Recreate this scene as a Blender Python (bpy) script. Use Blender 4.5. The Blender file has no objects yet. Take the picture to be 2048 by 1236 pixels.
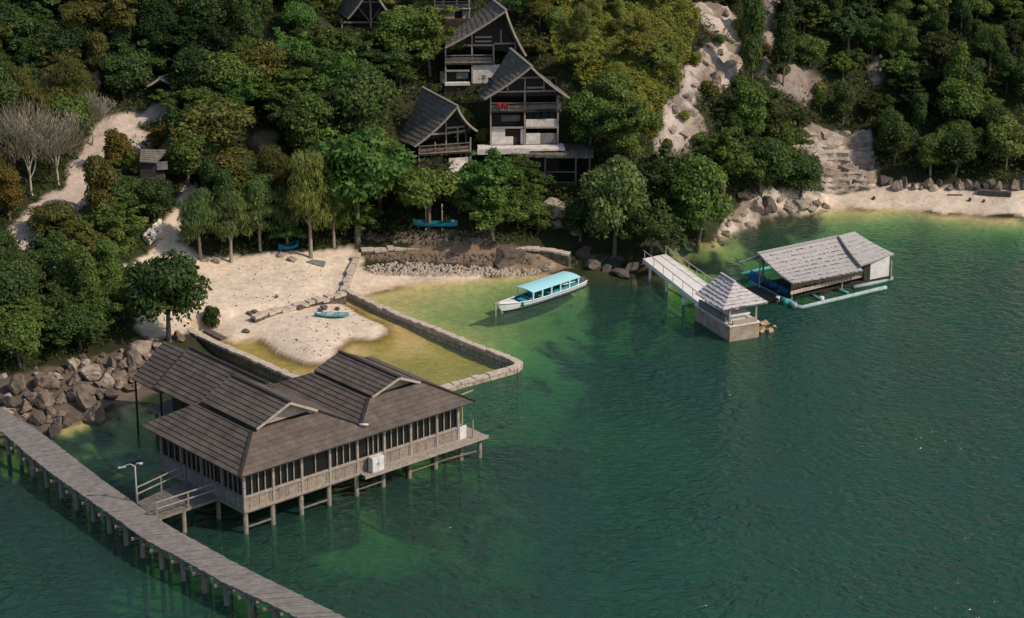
import bpy, math, random
import numpy as np
from mathutils import Vector, noise as mnoise
random.seed(11); rng = np.random.default_rng(5)
R = math.radians
sc = bpy.context.scene
COL = sc.collection

# ------------------------------------------------------------------ camera
F = 4700.0; PIT = R(19.5); DIST = 155.0
CAM = np.array([0, -DIST*math.cos(PIT), DIST*math.sin(PIT)])
FW = np.array([0, math.cos(PIT), -math.sin(PIT)]); UP = np.array([0, math.sin(PIT), math.cos(PIT)]); RT = np.array([1.0, 0, 0])
cd = bpy.data.cameras.new('camera'); cam = bpy.data.objects.new('camera', cd); COL.objects.link(cam)
cam.location = CAM; cam.rotation_euler = (math.pi/2-PIT, 0, 0)
cd.sensor_width = 36; cd.lens = 36*F/2048; cd.clip_start = 1; cd.clip_end = 3000
sc.camera = cam

def W(px, py, z=0.0):
    """the point of the place at height z that the photo shows at (px, py)"""
    d = FW*F+RT*(px-1024)-UP*(py-618)
    return CAM+d*((z-CAM[2])/d[2])
def PXY(p):
    q = np.asarray(p, float)-CAM; k = F/(q@FW)
    return 1024+k*(q@RT), 618-k*(q@UP), k

# ------------------------------------------------------------------ light
SUNV = Vector((0.93, -0.37, 0)).normalized(); EL = R(44)
wd = bpy.data.worlds.new('World'); sc.world = wd; wd.use_nodes = True
nt = wd.node_tree; sky = nt.nodes.new('ShaderNodeTexSky'); sky.sky_type = 'NISHITA'; sky.sun_disc = False
sky.sun_elevation = EL; sky.sun_rotation = math.atan2(SUNV.x, SUNV.y)
bg = nt.nodes['Background']; nt.links.new(sky.outputs[0], bg.inputs[0]); bg.inputs[1].default_value = 0.14; sky.dust_density = 1.3; sky.ozone_density = 1.0
sl = bpy.data.lights.new('sun', 'SUN'); sl.energy = 3.3; sl.angle = R(0.6); sl.color = (1.0, 0.86, 0.70)
so = bpy.data.objects.new('sun', sl); COL.objects.link(so)
sd = Vector((SUNV.x*math.cos(EL), SUNV.y*math.cos(EL), math.sin(EL)))
so.rotation_euler = (-sd).to_track_quat('-Z', 'Y').to_euler(); so.location = (60, -40, 80)
sc.view_settings.view_transform = 'Standard'; sc.view_settings.look = 'None'; sc.view_settings.exposure = 0.0

# ------------------------------------------------------------------ materials
def newmat(name):
    m = bpy.data.materials.new(name); m.use_nodes = True
    n = m.node_tree.nodes; return m, n, m.node_tree.links, n['Principled BSDF']
def rgba(c): return (c[0], c[1], c[2], 1)
def pm(name, c1, c2=None, scale=3.0, rough=0.85, bump=0.3, stretch=(1, 1, 1), spec=0.25, detail=6, c3=None, coord='Object'):
    m, n, l, b = newmat(name)
    b.inputs['Roughness'].default_value = rough; b.inputs['Specular IOR Level'].default_value = spec
    c2 = c2 or tuple(x*0.6 for x in c1)
    tc = n.new('ShaderNodeTexCoord'); mp = n.new('ShaderNodeMapping'); mp.inputs['Scale'].default_value = stretch
    l.new(tc.outputs[coord], mp.inputs[0])
    nz = n.new('ShaderNodeTexNoise'); nz.inputs['Scale'].default_value = scale; nz.inputs['Detail'].default_value = detail; nz.inputs['Roughness'].default_value = 0.65
    l.new(mp.outputs[0], nz.inputs['Vector'])
    cr = n.new('ShaderNodeValToRGB'); e = cr.color_ramp.elements
    e[0].position = 0.32; e[1].position = 0.68; e[0].color = rgba(c2); e[1].color = rgba(c1)
    if c3: k = e.new(0.8); k.color = rgba(c3)
    l.new(nz.outputs['Fac'], cr.inputs[0]); l.new(cr.outputs[0], b.inputs['Base Color'])
    if bump:
        bp = n.new('ShaderNodeBump'); bp.inputs['Strength'].default_value = bump; bp.inputs['Distance'].default_value = 0.05
        l.new(nz.outputs['Fac'], bp.inputs['Height']); l.new(bp.outputs[0], b.inputs['Normal'])
    return m
def bm_(name, c1, c2, mortar, bw, rh, ms=0.02, rough=0.85, nscale=4, namt=0.5, bump=0.5, off=0.5):
    """boards, shingles or blocks: brick rows on the metre UVs, broken up by noise"""
    m, n, l, b = newmat(name); b.inputs['Roughness'].default_value = rough; b.inputs['Specular IOR Level'].default_value = 0.25
    uv = n.new('ShaderNodeTexCoord'); br = n.new('ShaderNodeTexBrick'); br.offset = off
    br.inputs['Color1'].default_value = rgba(c1); br.inputs['Color2'].default_value = rgba(c2); br.inputs['Mortar'].default_value = rgba(mortar)
    br.inputs['Scale'].default_value = 1; br.inputs['Brick Width'].default_value = bw; br.inputs['Row Height'].default_value = rh; br.inputs['Mortar Size'].default_value = ms
    l.new(uv.outputs['UV'], br.inputs['Vector'])
    nz = n.new('ShaderNodeTexNoise'); nz.inputs['Scale'].default_value = nscale; nz.inputs['Detail'].default_value = 7; nz.inputs['Roughness'].default_value = 0.7
    l.new(uv.outputs['Object'], nz.inputs['Vector'])
    mr = n.new('ShaderNodeMapRange'); mr.inputs['From Min'].default_value = 0.3; mr.inputs['From Max'].default_value = 0.7
    mr.inputs['To Min'].default_value = 1-namt; mr.inputs['To Max'].default_value = 1+namt*0.7
    l.new(nz.outputs['Fac'], mr.inputs[0])
    mx = n.new('ShaderNodeMix'); mx.data_type = 'RGBA'; mx.blend_type = 'MULTIPLY'; mx.inputs[0].default_value = 1
    l.new(br.outputs['Color'], mx.inputs[6]); l.new(mr.outputs[0], mx.inputs[7]); l.new(mx.outputs[2], b.inputs['Base Color'])
    bp = n.new('ShaderNodeBump'); bp.inputs['Strength'].default_value = bump; bp.inputs['Distance'].default_value = 0.04
    l.new(nz.outputs['Fac'], bp.inputs['Height']); l.new(bp.outputs[0], b.inputs['Normal'])
    return m

M = {}
M['shingle'] = bm_('shingle', (.132, .102, .082), (.105, .083, .068), (.062, .050, .042), .9, .31, .008, nscale=1.3, namt=.42)
M['roof_grey'] = pm('weathered_roof', (.20, .17, .138), (.10, .086, .07), 1.5, .95, .9, (2.6, .7, 1), spec=.1, detail=9, c3=(.46, .42, .37))
M['thatch'] = pm('dry_thatch', (.46, .43, .41), (.31, .29, .275), 3.0, .95, .6, (2.5, 1, 2), c3=(.52, .49, .46))
M['thatch_hut'] = pm('striped_thatch', (.60, .55, .52), (.36, .33, .32), 3.0, .95, .6, (1, 1, 2.5), c3=(.5, .46, .44))
M['fringe'] = pm('dark_thatch_fringe', (.10, .072, .05), (.04, .03, .022), 8, .95, .5)
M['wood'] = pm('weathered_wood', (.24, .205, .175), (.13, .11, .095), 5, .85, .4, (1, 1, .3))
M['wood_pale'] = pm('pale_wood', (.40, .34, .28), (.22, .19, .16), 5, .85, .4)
M['wood_dark'] = pm('dark_wood', (.048, .040, .034), (.024, .021, .018), 4, .85, .4)
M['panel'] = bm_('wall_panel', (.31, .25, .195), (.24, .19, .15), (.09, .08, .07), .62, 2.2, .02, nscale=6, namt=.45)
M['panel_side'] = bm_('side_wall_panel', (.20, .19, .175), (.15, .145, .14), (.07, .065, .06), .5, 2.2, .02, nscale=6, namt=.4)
M['plank'] = pm('walkway_plank', (.26, .235, .212), (.15, .134, .118), 2.6, .85, .4, (1, 1, 1), c3=(.36, .33, .30))
M['plank_dark'] = pm('footbridge_plank', (.2, .175, .155), (.1, .09, .08), 4, .85, .4)
M['post'] = pm('wet_post', (.25, .22, .175), (.12, .105, .08), 4, .8, .4)
M['white'] = pm('white_paint', (.72, .70, .66), (.5, .48, .45), 3, .6, .15)
M['plaster'] = pm('stained_plaster', (.78, .72, .64), (.48, .43, .38), 2.2, .85, .3)
M['concrete'] = pm('pier_concrete', (.80, .76, .70), (.66, .62, .57), 1.6, .85, .2)
M['conc_grey'] = pm('grey_concrete', (.24, .225, .21), (.13, .125, .115), 2, .9, .3)
M['cream'] = pm('cream_board', (.46, .385, .30), (.29, .24, .19), 4, .8, .2)
M['glass'] = pm('dark_glass', (.012, .012, .012), (.006, .006, .006), 2, .35, 0, spec=.4)
M['boat_white'] = pm('boat_white', (.80, .79, .77), (.66, .65, .63), 2.5, .4, .05, spec=.5)
M['boat_red'] = pm('boat_antifoul', (.055, .035, .03), (.03, .02, .018), 3, .7, .1)
M['boat_roof'] = pm('boat_canopy', (.42, .76, .78), (.36, .69, .72), 2.0, .5, .05, spec=.4)
M['teal'] = pm('teal_paint', (.03, .34, .38), (.02, .22, .26), 3, .5, .05)
M['teal_dark'] = pm('teal_inside', (.015, .17, .19), (.008, .09, .10), 3, .5, .05)
M['blue'] = pm('canoe_blue', (.01, .27, .42), (.008, .18, .3), 3, .4, .05, spec=.5)
M['tarp'] = pm('blue_tarp', (.01, .15, .30), (.008, .06, .14), 3.5, .6, .3, c3=(.03, .3, .42))
M['sup'] = pm('faded_board', (.12, .42, .48), (.06, .26, .32), 4, .5, .1, c3=(.45, .5, .46))
M['float'] = pm('float_pipe', (.42, .47, .45), (.2, .3, .29), 3, .7, .2)
M['aqua'] = pm('aqua_pipe', (.10, .42, .40), (.06, .28, .28), 3, .6, .1)
M['rail_pink'] = bm_('flaking_rail_board', (.5, .42, .35), (.38, .3, .26), (.22, .12, .1), .28, .5, .02, nscale=8, namt=.4)
M['metal'] = pm('grey_metal', (.42, .41, .39), (.28, .27, .26), 4, .5, .05, spec=.5)
M['rope'] = pm('rope', (.45, .42, .33), (.3, .28, .22), 9, .9, .3)
M['balcony'] = pm('worn_furniture', (.30, .22, .16), (.10, .07, .055), 1.4, .8, .2)
M['red'] = pm('red_cloth', (.36, .03, .035), (.2, .02, .025), 5, .85, .2)
M['wallstone'] = bm_('coral_block', (.46, .385, .30), (.36, .30, .23), (.2, .165, .12), .62, .32, .03, nscale=3, namt=.5, bump=.8)
M['wallstone_dk'] = bm_('dark_shaded_wallstone', (.17, .13, .09), (.12, .095, .07), (.06, .05, .035), .7, .35, .03, nscale=3, namt=.5, bump=.8)
M['walltop'] = pm('seawall_coping', (.60, .50, .40), (.38, .31, .245), 2.5, .9, .6)
M['block'] = pm('plastered_block', (.44, .35, .26), (.22, .17, .125), 1.5, .9, .5, c3=(.22, .16, .11))
M['tan'] = pm('tan_rock', (.50, .36, .22), (.22, .15, .09), 2, .9, .8)
M['orange_stone'] = pm('tan_stone', (.52, .38, .24), (.3, .21, .13), 2, .9, .6)
M['rock'] = pm('boulder', (.26, .195, .145), (.08, .065, .052), 1.5, .9, 1.0, c3=(.42, .335, .26))
M['rock_pale'] = pm('pale_limestone', (.44, .36, .285), (.19, .145, .11), 1.5, .9, 1.0, c3=(.52, .44, .36))
M['rock_dark'] = pm('dark_rock', (.16, .125, .10), (.06, .05, .042), 1.6, .9, .7)
M['bark'] = pm('bark', (.2, .165, .125), (.1, .085, .065), 5, .9, .4, (1, 1, .4))
M['bark_pale'] = pm('pale_bark', (.36, .31, .24), (.2, .17, .13), 5, .9, .4, (1, 1, .4))
M['twig'] = pm('bare_twig', (.52, .46, .37), (.36, .32, .25), 3, .9, 0)
M['drift'] = pm('driftwood', (.14, .115, .095), (.07, .06, .05), 4, .9, .3)
M['pebble'] = pm('bleached_pebble', (.60, .50, .40), (.30, .235, .18), 3.5, .9, .3)
M['mud'] = pm('brown_soil', (.085, .066, .045), (.04, .034, .024), 2, .95, .5)

def leafmat(name, sat=1.0, trans=.45):
    m, n, l, b = newmat(name)
    oi = n.new('ShaderNodeObjectInfo'); ge = n.new('ShaderNodeNewGeometry')
    hs = n.new('ShaderNodeHueSaturation'); hs.inputs['Saturation'].default_value = sat
    mr = n.new('ShaderNodeMapRange'); mr.inputs['To Min'].default_value = .55; mr.inputs['To Max'].default_value = 1.5
    l.new(ge.outputs['Random Per Island'], mr.inputs[0]); l.new(mr.outputs[0], hs.inputs['Value'])
    m2 = n.new('ShaderNodeMapRange'); m2.inputs['To Min'].default_value = .465; m2.inputs['To Max'].default_value = .525
    mu = n.new('ShaderNodeMath'); mu.operation = 'FRACT'; ml = n.new('ShaderNodeMath'); ml.operation = 'MULTIPLY'; ml.inputs[1].default_value = 37.3
    l.new(ge.outputs['Random Per Island'], ml.inputs[0]); l.new(ml.outputs[0], mu.inputs[0]); l.new(mu.outputs[0], m2.inputs[0]); l.new(m2.outputs[0], hs.inputs['Hue'])
    l.new(oi.outputs['Color'], hs.inputs['Color'])
    b.inputs['Roughness'].default_value = .6; b.inputs['Specular IOR Level'].default_value = .25
    l.new(hs.outputs[0], b.inputs['Base Color'])
    tr = n.new('ShaderNodeBsdfTranslucent'); l.new(hs.outputs[0], tr.inputs[0])
    mx = n.new('ShaderNodeMixShader'); mx.inputs[0].default_value = trans
    l.new(b.outputs[0], mx.inputs[1]); l.new(tr.outputs[0], mx.inputs[2]); l.new(mx.outputs[0], n['Material Output'].inputs[0])
    return m
M['leaf'] = leafmat('leaf')

# ------------------------------------------------------------------ mesh helpers
def nrm(v):
    v = np.asarray(v, float); return v/(np.linalg.norm(v)+1e-12)
class MB:
    def __init__(s): s.v = []; s.f = []; s.uv = []; s.sm = []
    def face(s, pts, uv=None, smooth=False):
        i = len(s.v); pts = [tuple(map(float, p)) for p in pts]; s.v += pts; s.f.append(list(range(i, i+len(pts))))
        if uv is None:
            a = np.array(pts); n = np.zeros(3)
            for k in range(len(a)): n += np.cross(a[k]-a[0], a[(k+1) % len(a)]-a[0])
            n = nrm(n)
            if abs(n[2]) > .93: uv = [(p[0], p[1]) for p in pts]
            else:
                t = nrm((-n[1], n[0], 0)); b = np.cross(n, t); uv = [(a_@t, a_@b) for a_ in a]
        s.uv.append(uv); s.sm.append(smooth); return s
    def box(s, x0, x1, y0, y1, z0, z1):
        P = [(x, y, z) for z in (z0, z1) for y in (y0, y1) for x in (x0, x1)]
        for q in ((0, 2, 3, 1), (4, 5, 7, 6), (0, 1, 5, 4), (2, 6, 7, 3), (0, 4, 6, 2), (1, 3, 7, 5)): s.face([P[i] for i in q])
        return s
    def beam(s, a, b, w=.1, h=None, up=(0, 0, 1)):
        h = h or w; a = np.asarray(a, float); b = np.asarray(b, float); d = nrm(b-a)
        u = np.asarray(up, float)
        if abs(d@u) > .98: u = np.array([1.0, 0, 0])
        x = nrm(np.cross(d, u)); y = np.cross(x, d)
        c = [(-1, -1), (1, -1), (1, 1), (-1, 1)]
        A = [a+x*i*w/2+y*j*h/2 for i, j in c]; B = [b+x*i*w/2+y*j*h/2 for i, j in c]
        for k in range(4): s.face([A[k], A[(k+1) % 4], B[(k+1) % 4], B[k]])
        s.face(A[::-1]); s.face(B); return s
    def tube(s, pts, r, n=7, cap=True):
        pts = [np.asarray(p, float) for p in pts]; rr = r if hasattr(r, '__len__') else [r]*len(pts)
        base = len(s.v); px_ = None
        for k, p in enumerate(pts):
            d = nrm(pts[min(k+1, len(pts)-1)]-pts[max(k-1, 0)])
            if px_ is None: px_ = nrm(np.cross(d, (0, 0, 1) if abs(d[2]) < .9 else (1, 0, 0)))
            x = nrm(px_-d*(px_@d)); px_ = x; y = np.cross(d, x)
            for i in range(n):
                t = 2*math.pi*i/n; s.v.append(tuple(p+(x*math.cos(t)+y*math.sin(t))*rr[k]))
        for k in range(len(pts)-1):
            for i in range(n):
                q = [base+k*n+i, base+k*n+(i+1) % n, base+(k+1)*n+(i+1) % n, base+(k+1)*n+i]
                s.f.append(q); s.uv.append([(i/n, k), ((i+1)/n, k), ((i+1)/n, k+1), (i/n, k+1)]); s.sm.append(True)
        if cap:
            for k, rev in ((0, True), (len(pts)-1, False)):
                q = [base+k*n+i for i in range(n)]; q = q[::-1] if rev else q
                s.f.append(q); s.uv.append([(0, 0)]*n); s.sm.append(False)
        return s
    def grid(s, P, smooth=True, closeu=False):
        """P: rows of points, shared vertices"""
        b = len(s.v); nu = len(P); nv = len(P[0])
        for r in P: s.v += [tuple(map(float, p)) for p in r]
        for i in range(nu-1):
            for j in range(nv-1):
                q = [b+i*nv+j, b+i*nv+j+1, b+(i+1)*nv+j+1, b+(i+1)*nv+j]
                s.f.append(q); s.uv.append([(j, i), (j+1, i), (j+1, i+1), (j, i+1)]); s.sm.append(smooth)
        return s
    def prism(s, poly, z0, z1):
        n = len(poly); lo = [(p[0], p[1], z0) for p in poly]; hi = [(p[0], p[1], z1) for p in poly]
        s.face(hi); s.face(lo[::-1])
        for k in range(n): s.face([lo[k], lo[(k+1) % n], hi[(k+1) % n], hi[k]])
        return s
    def slab(s, poly, th):
        """flat polygon with thickness th below it"""
        lo = [(p[0], p[1], p[2]-th) for p in poly]; n = len(poly); s.face(poly); s.face(lo[::-1])
        for k in range(n): s.face([lo[k], lo[(k+1) % n], poly[(k+1) % n], poly[k]])
        return s
    def build(s, name, mat, parent=None, world=False, loc=None):
        me = bpy.data.meshes.new(name); v = np.array(s.v, float).reshape(-1, 3)
        if world and parent is not None:
            rz = parent['_rz'] if '_rz' in parent else 0; L = np.array(parent.location); v = v-L
            c, q = math.cos(-rz), math.sin(-rz); v = np.stack([v[:, 0]*c-v[:, 1]*q, v[:, 0]*q+v[:, 1]*c, v[:, 2]], 1)
        if loc is not None: v = v-np.asarray(loc, float)
        me.from_pydata(v.tolist(), [], s.f)
        ul = me.uv_layers.new(name='UVMap'); flat = [c for u in s.uv for p in u for c in p]
        ul.data.foreach_set('uv', flat)
        me.polygons.foreach_set('use_smooth', s.sm); me.materials.append(mat); me.update()
        o = bpy.data.objects.new(name, me); COL.objects.link(o)
        if parent is not None: o.parent = parent
        if loc is not None: o.location = loc
        return o
def thing(name, label, cat, loc=(0, 0, 0), rz=0.0, group=None):
    o = bpy.data.objects.new(name, None); COL.objects.link(o); o.empty_display_size = .3
    o.location = tuple(map(float, loc)); o.rotation_euler = (0, 0, rz); o['_rz'] = rz
    return tag(o, label, cat, group)
def tag(o, label, cat, group=None, kind=None):
    if label: o['label'] = label
    if cat: o['category'] = cat
    if group: o['group'] = group
    if kind: o['kind'] = kind
    return o
def dup(root, loc, rz=0.0, scale=(1, 1, 1), label=None, group=None, color=None):
    r = root.copy(); COL.objects.link(r); r.location = loc; r.rotation_euler = (0, 0, rz); r.scale = scale
    if label: r['label'] = label
    if group: r['group'] = group
    if color is not None: r.color = color
    for ch in KIDS.get(root.name, list(root.children)):
        c = ch.copy(); COL.objects.link(c); c.parent = r
        if color is not None: c.color = color
    return r
KIDS = {}
lerp = lambda a, b, t: np.asarray(a, float)*(1-t)+np.asarray(b, float)*t

def patch(mb, a0, a1, b0, b1, n=8, lift=.04, m=1, sag=0.0, jit=0.0, th=.09, rr=random):
    """roof slope from the eave a0-a1 up to the top edge b0-b1 in n lapped courses"""
    a0, a1, b0, b1 = [np.asarray(p, float) for p in (a0, a1, b0, b1)]
    N = nrm(np.cross(a1-a0, b0-a0)); N = N if N[2] > 0 else -N
    def pt(u, t, up=0.0): return lerp(lerp(a0, a1, u), lerp(b0, b1, u), t)-N*sag*4*t*(1-t)+N*up
    Lu = np.linalg.norm(a1-a0); Lv = np.linalg.norm(b0-a0)
    for k in range(n):
        t0, t1 = k/n, (k+1)/n; lo = []
        js = [rr.uniform(-jit, jit) for _ in range(m+1)]
        for i in range(m+1): lo.append((pt(i/m, max(0, t0+js[i]/Lv*1.0) if k else t0+js[i]/Lv, lift)))
        for i in range(m):
            u0, u1 = i/m, (i+1)/m
            mb.face([lo[i], lo[i+1], pt(u1, t1), pt(u0, t1)], [(u0*Lu, t0*Lv+.02), (u1*Lu, t0*Lv+.02), (u1*Lu, t1*Lv), (u0*Lu, t1*Lv)])
            mb.face([lo[i]-N*(lift+.02), lo[i+1]-N*(lift+.02), lo[i+1], lo[i]])
    # underside and rim
    U = [pt(0, 0, -th), pt(1, 0, -th), pt(1, 1, -th), pt(0, 1, -th)]; T = [pt(0, 0), pt(1, 0), pt(1, 1), pt(0, 1)]
    ns = 6 if sag else 1
    for q in range(ns):
        t0, t1 = q/ns, (q+1)/ns
        mb.face([pt(0, t1, -th), pt(1, t1, -th), pt(1, t0, -th), pt(0, t0, -th)])
        for u in (0, 1): mb.face([pt(u, t0, -th), pt(u, t1, -th), pt(u, t1), pt(u, t0)])
    mb.face([U[0], U[1], T[1], T[0]])
    return mb
def clip(poly, n, d):
    out = []
    for i in range(len(poly)):
        a, b = poly[i], poly[(i+1) % len(poly)]; da, db = a@n-d, b@n-d
        if da >= -1e-9: out.append(a)
        if da*db < -1e-14: out.append(a+(b-a)*(da/(da-db)))
    return out
def courses(mb, poly, step=.31, lift=.035, th=.1):
    """lapped courses over any convex flat polygon"""
    P = [np.asarray(p, float) for p in poly]; N = np.zeros(3)
    for k in range(1, len(P)-1): N += np.cross(P[k]-P[0], P[k+1]-P[0])
    N = nrm(N); N = N if N[2] > 0 else -N
    h = nrm(np.cross((0, 0, 1), N)); u = np.cross(N, h)
    if u[2] < 0: u = -u
    lo, hi = min(p@u for p in P), max(p@u for p in P); k = 0
    while lo+k*step < hi-1e-4:
        s0, s1 = lo+k*step, lo+(k+1)*step; q = clip(clip(P, u, s0), -u, -s1)
        if len(q) > 2:
            f = [p+N*lift*max(0, 1-(p@u-s0)/step) for p in q]
            mb.face(f, [(p@h, p@u-lo+.01) for p in q])
            for i in range(len(q)):
                j = (i+1) % len(q)
                if abs(q[i]@u-s0) < 1e-5 and abs(q[j]@u-s0) < 1e-5: mb.face([q[i]-N*.02, q[j]-N*.02, f[j], f[i]])
        k += 1
    mb.face([p-N*th for p in P][::-1])
    for i in range(len(P)):
        j = (i+1) % len(P); mb.face([P[i]-N*th, P[j]-N*th, P[j], P[i]])
    return mb

# ------------------------------------------------------------------ numpy noise
def vnoise(x, y, seed=0):
    xi = np.floor(x).astype(np.int64); yi = np.floor(y).astype(np.int64); fx = x-xi; fy = y-yi
    fx = fx*fx*(3-2*fx); fy = fy*fy*(3-2*fy)
    def h(a, b):
        k = (a*374761393+b*668265263+seed*974634777) & 0xffffffff; k = ((k ^ (k >> 13))*1274126177) & 0xffffffff; return ((k ^ (k >> 16)) & 0xffff)/65535.0
    return (h(xi, yi)*(1-fx)+h(xi+1, yi)*fx)*(1-fy)+(h(xi, yi+1)*(1-fx)+h(xi+1, yi+1)*fx)*fy
def fbm(x, y, sc_=1.0, oct_=4, seed=0):
    s = 0; a = .5; x = x*sc_; y = y*sc_
    for k in range(oct_): s = s+a*(vnoise(x, y, seed+k)-.5)*2; x = x*2.03+7; y = y*2.03+3; a *= .5
    return s
def inpoly(x, y, poly):
    c = np.zeros(np.shape(x), bool); n = len(poly)
    for i in range(n):
        x0, y0 = poly[i][:2]; x1, y1 = poly[(i+1) % n][:2]
        if y0 == y1: continue
        c ^= ((y0 > y) != (y1 > y)) & (x < (x1-x0)*(y-y0)/(y1-y0)+x0)
    return c
def sdist(x, y, poly):
    d = np.full(np.shape(x), 1e9); n = len(poly)
    for i in range(n):
        ax, ay = poly[i][:2]; bx, by = poly[(i+1) % n][:2]; dx, dy = bx-ax, by-ay
        t = np.clip(((x-ax)*dx+(y-ay)*dy)/(dx*dx+dy*dy+1e-12), 0, 1); d = np.minimum(d, np.hypot(x-ax-t*dx, y-ay-t*dy))
    return np.where(inpoly(x, y, poly), d, -d)

# ------------------------------------------------------------------ terrain
ANCH = [(0, 835, .6), (60, 850, .2), (120, 862, 0), (220, 830, 0), (290, 792, 0), (305, 765, .1), (200, 890, -1.0), (300, 850, -.9), (380, 1000, -1.6), (100, 960, -1.6),
 (0, 930, -1.2), (0, 1100, -2.6), (250, 1200, -3.2), (600, 1150, -2.6), (800, 1100, -3), (500, 1090, -1.8), (650, 1030, -1.8), (800, 960, -2.2),
 (150, 770, .9), (250, 720, 1.0), (60, 780, 1.0), (330, 690, .9), (100, 650, 2.0), (0, 700, 1.9), (250, 640, 1.6), (0, 560, 3.3),
 (390, 640, .8), (440, 620, .9), (480, 560, 1.0), (600, 560, .8), (690, 560, .6), (420, 520, 1.5), (560, 510, 1.5), (700, 500, 1.2), (300, 520, 2.2), (240, 520, 2.6),
 (480, 690, -.2), (560, 735, -.4), (700, 600, -.2), (800, 640, -.3), (950, 710, -.5), (860, 750, -.5), (750, 690, -.2), (540, 650, .3), (640, 620, .4), (700, 650, .3),
 (700, 585, .1), (740, 575, .15), (790, 566, .1), (850, 556, .05), (950, 552, .05), (1080, 547, 0), (800, 600, -.28), (900, 585, -.35), (900, 625, -.7), (880, 655, -1.0),
 (1000, 660, -1.25), (1050, 600, -1.1), (980, 590, -.7), (1150, 560, -1.2), (1250, 580, -1.9), (1100, 700, -1.9), (1150, 760, -2.5), (1000, 800, -2.6), (900, 830, -3), (960, 900, -3.4),
 (1200, 640, -2), (1400, 740, -4), (1300, 900, -4.6), (1100, 1050, -4.2), (1700, 800, -5), (2000, 1000, -6), (2048, 600, -5), (1800, 540, -3.8), (1900, 500, -1.9), (1700, 470, -1.3),
 (2040, 500, -1.4), (1850, 450, -.4), (1750, 440, -.3), (1960, 455, -.4), (1650, 440, -.4), (1560, 460, -.8), (1480, 475, -.5), (1440, 505, -1), (1350, 560, -2.5), (1600, 560, -3),
 (1650, 412, 0), (1800, 415, 0), (1950, 421, 0), (2048, 432, 0), (1660, 390, .6), (1800, 385, .7), (1950, 388, .9), (2048, 392, 1.1),
 (1480, 430, .8), (1540, 400, 1.5), (1620, 390, 1.0), (1430, 480, .3), (1400, 450, 1.2), (1330, 500, .8), (1290, 540, .2), (1240, 550, .2), (1150, 532, .3),
 (750, 540, .4), (900, 540, .5), (1050, 535, .3), (720, 500, 1.2), (860, 500, 1.25), (1000, 498, 1.3), (1100, 500, 1.2), (1200, 515, .9), (790, 514, .95), (880, 513, 1.0), (980, 513, 1.0), (1060, 516, .85), (870, 470, 2.0), (1000, 470, 1.9),
 (560, 490, 1.7), (450, 500, 1.8), (480, 420, 3.6), (600, 420, 3.3), (720, 440, 2.4), (850, 420, 3.2), (950, 400, 3.6), (1100, 395, 2.8), (1150, 390, 2.8), (1130, 360, 3.3), (1030, 310, 4.9), (1030, 297, 5.3), (1130, 302, 5.3), (965, 292, 5.3), (1000, 280, 5.9),
 (870, 335, 4.9), (820, 300, 5.8), (920, 174, 8.9), (1000, 170, 9.3), (850, 40, 12.6), (900, 42, 12.6), (740, 62, 11.4), (740, 45, 11.9), (690, 50, 11.9), (790, 50, 11.9), (740, 200, 8.8), (600, 300, 6.3), (600, 150, 10), (600, 20, 14), (450, 250, 7.8),
 (450, 100, 11.8), (300, 250, 7.8), (300, 120, 11.3), (300, 0, 14.5), (200, 300, 7), (250, 230, 8.5), (60, 400, 5.5), (60, 500, 4), (60, 300, 7.2), (100, 200, 9.2), (100, 100, 11.5), (100, 0, 14),
 (160, 430, 4.6), (330, 440, 3.8), (290, 490, 2.6), (250, 420, 4.5), (1200, 400, 3.3), (1300, 430, 2.5), (1250, 300, 6.3), (1330, 290, 6), (1400, 210, 8), (1430, 130, 9.6), (1430, 40, 11.8),
 (1200, 150, 10), (1200, 20, 13), (1500, 300, 4.6), (1550, 330, 3.2), (1600, 280, 3.7), (1700, 280, 3.3), (1700, 330, 1.9), (1640, 372, .85), (1750, 365, .95), (1600, 180, 6.8), (1540, 60, 10.5),
 (1700, 120, 8.2), (1800, 200, 5.6), (1800, 0, 11.4), (1900, 360, 1.4), (2040, 350, 1.8), (2000, 200, 5.8), (2040, 0, 11.5)]
AP = [(*W(a, b, z)[:2], z) for a, b, z in ANCH]
AP += [(-60, 60, 24), (-20, 62, 27), (20, 64, 26), (55, 78, 25), (100, 90, 26), (-110, 40, 20), (0, 120, 44), (160, 150, 42), (-160, 120, 42), (-70, -10, 6), (-70, -40, .5), (-60, -70, -4),
       (0, -90, -6), (70, -70, -8), (110, 0, -9), (70, 22, -1.5), (100, 48, 4), (-110, -20, 8), (200, -150, -12), (-200, -150, -12), (0, -200, -12)]
AP = np.array(AP); nA = len(AP)
Dm = np.hypot(AP[:, None, 0]-AP[None, :, 0], AP[:, None, 1]-AP[None, :, 1])
A = np.zeros((nA+3, nA+3)); A[:nA, :nA] = -np.sqrt(Dm**2+2.2); A[:nA, :nA] += np.eye(nA)*.4
A[:nA, nA] = 1; A[:nA, nA+1:] = AP[:, :2]; A[nA:, :nA] = A[:nA, nA:].T
CO = np.linalg.solve(A, np.concatenate([AP[:, 2], [0, 0, 0]]))
def h_raw(x, y):
    x = np.asarray(x, float); y = np.asarray(y, float); sh = x.shape; x = x.ravel(); y = y.ravel(); z = CO[nA]+CO[nA+1]*x+CO[nA+2]*y
    for i in range(0, len(x), 20000):
        s = slice(i, i+20000); z[s] -= np.sqrt((x[s, None]-AP[None, :, 0])**2+(y[s, None]-AP[None, :, 1])**2+2.2)@CO[:nA]
    return z.reshape(sh)
def axis(lo, hi, fine, far, grow=1.18):
    a = list(np.arange(lo, hi+1e-6, fine)); s = fine; v = hi
    while v < far: s *= grow; v += s; a.append(v)
    s = fine; v = lo; b = []
    while v > -far: s *= grow; v -= s; b.append(v)
    return np.array(b[::-1]+a)
XA = axis(-43, 47, .27, 420); YA = axis(-52, 56, .27, 420)
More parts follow.
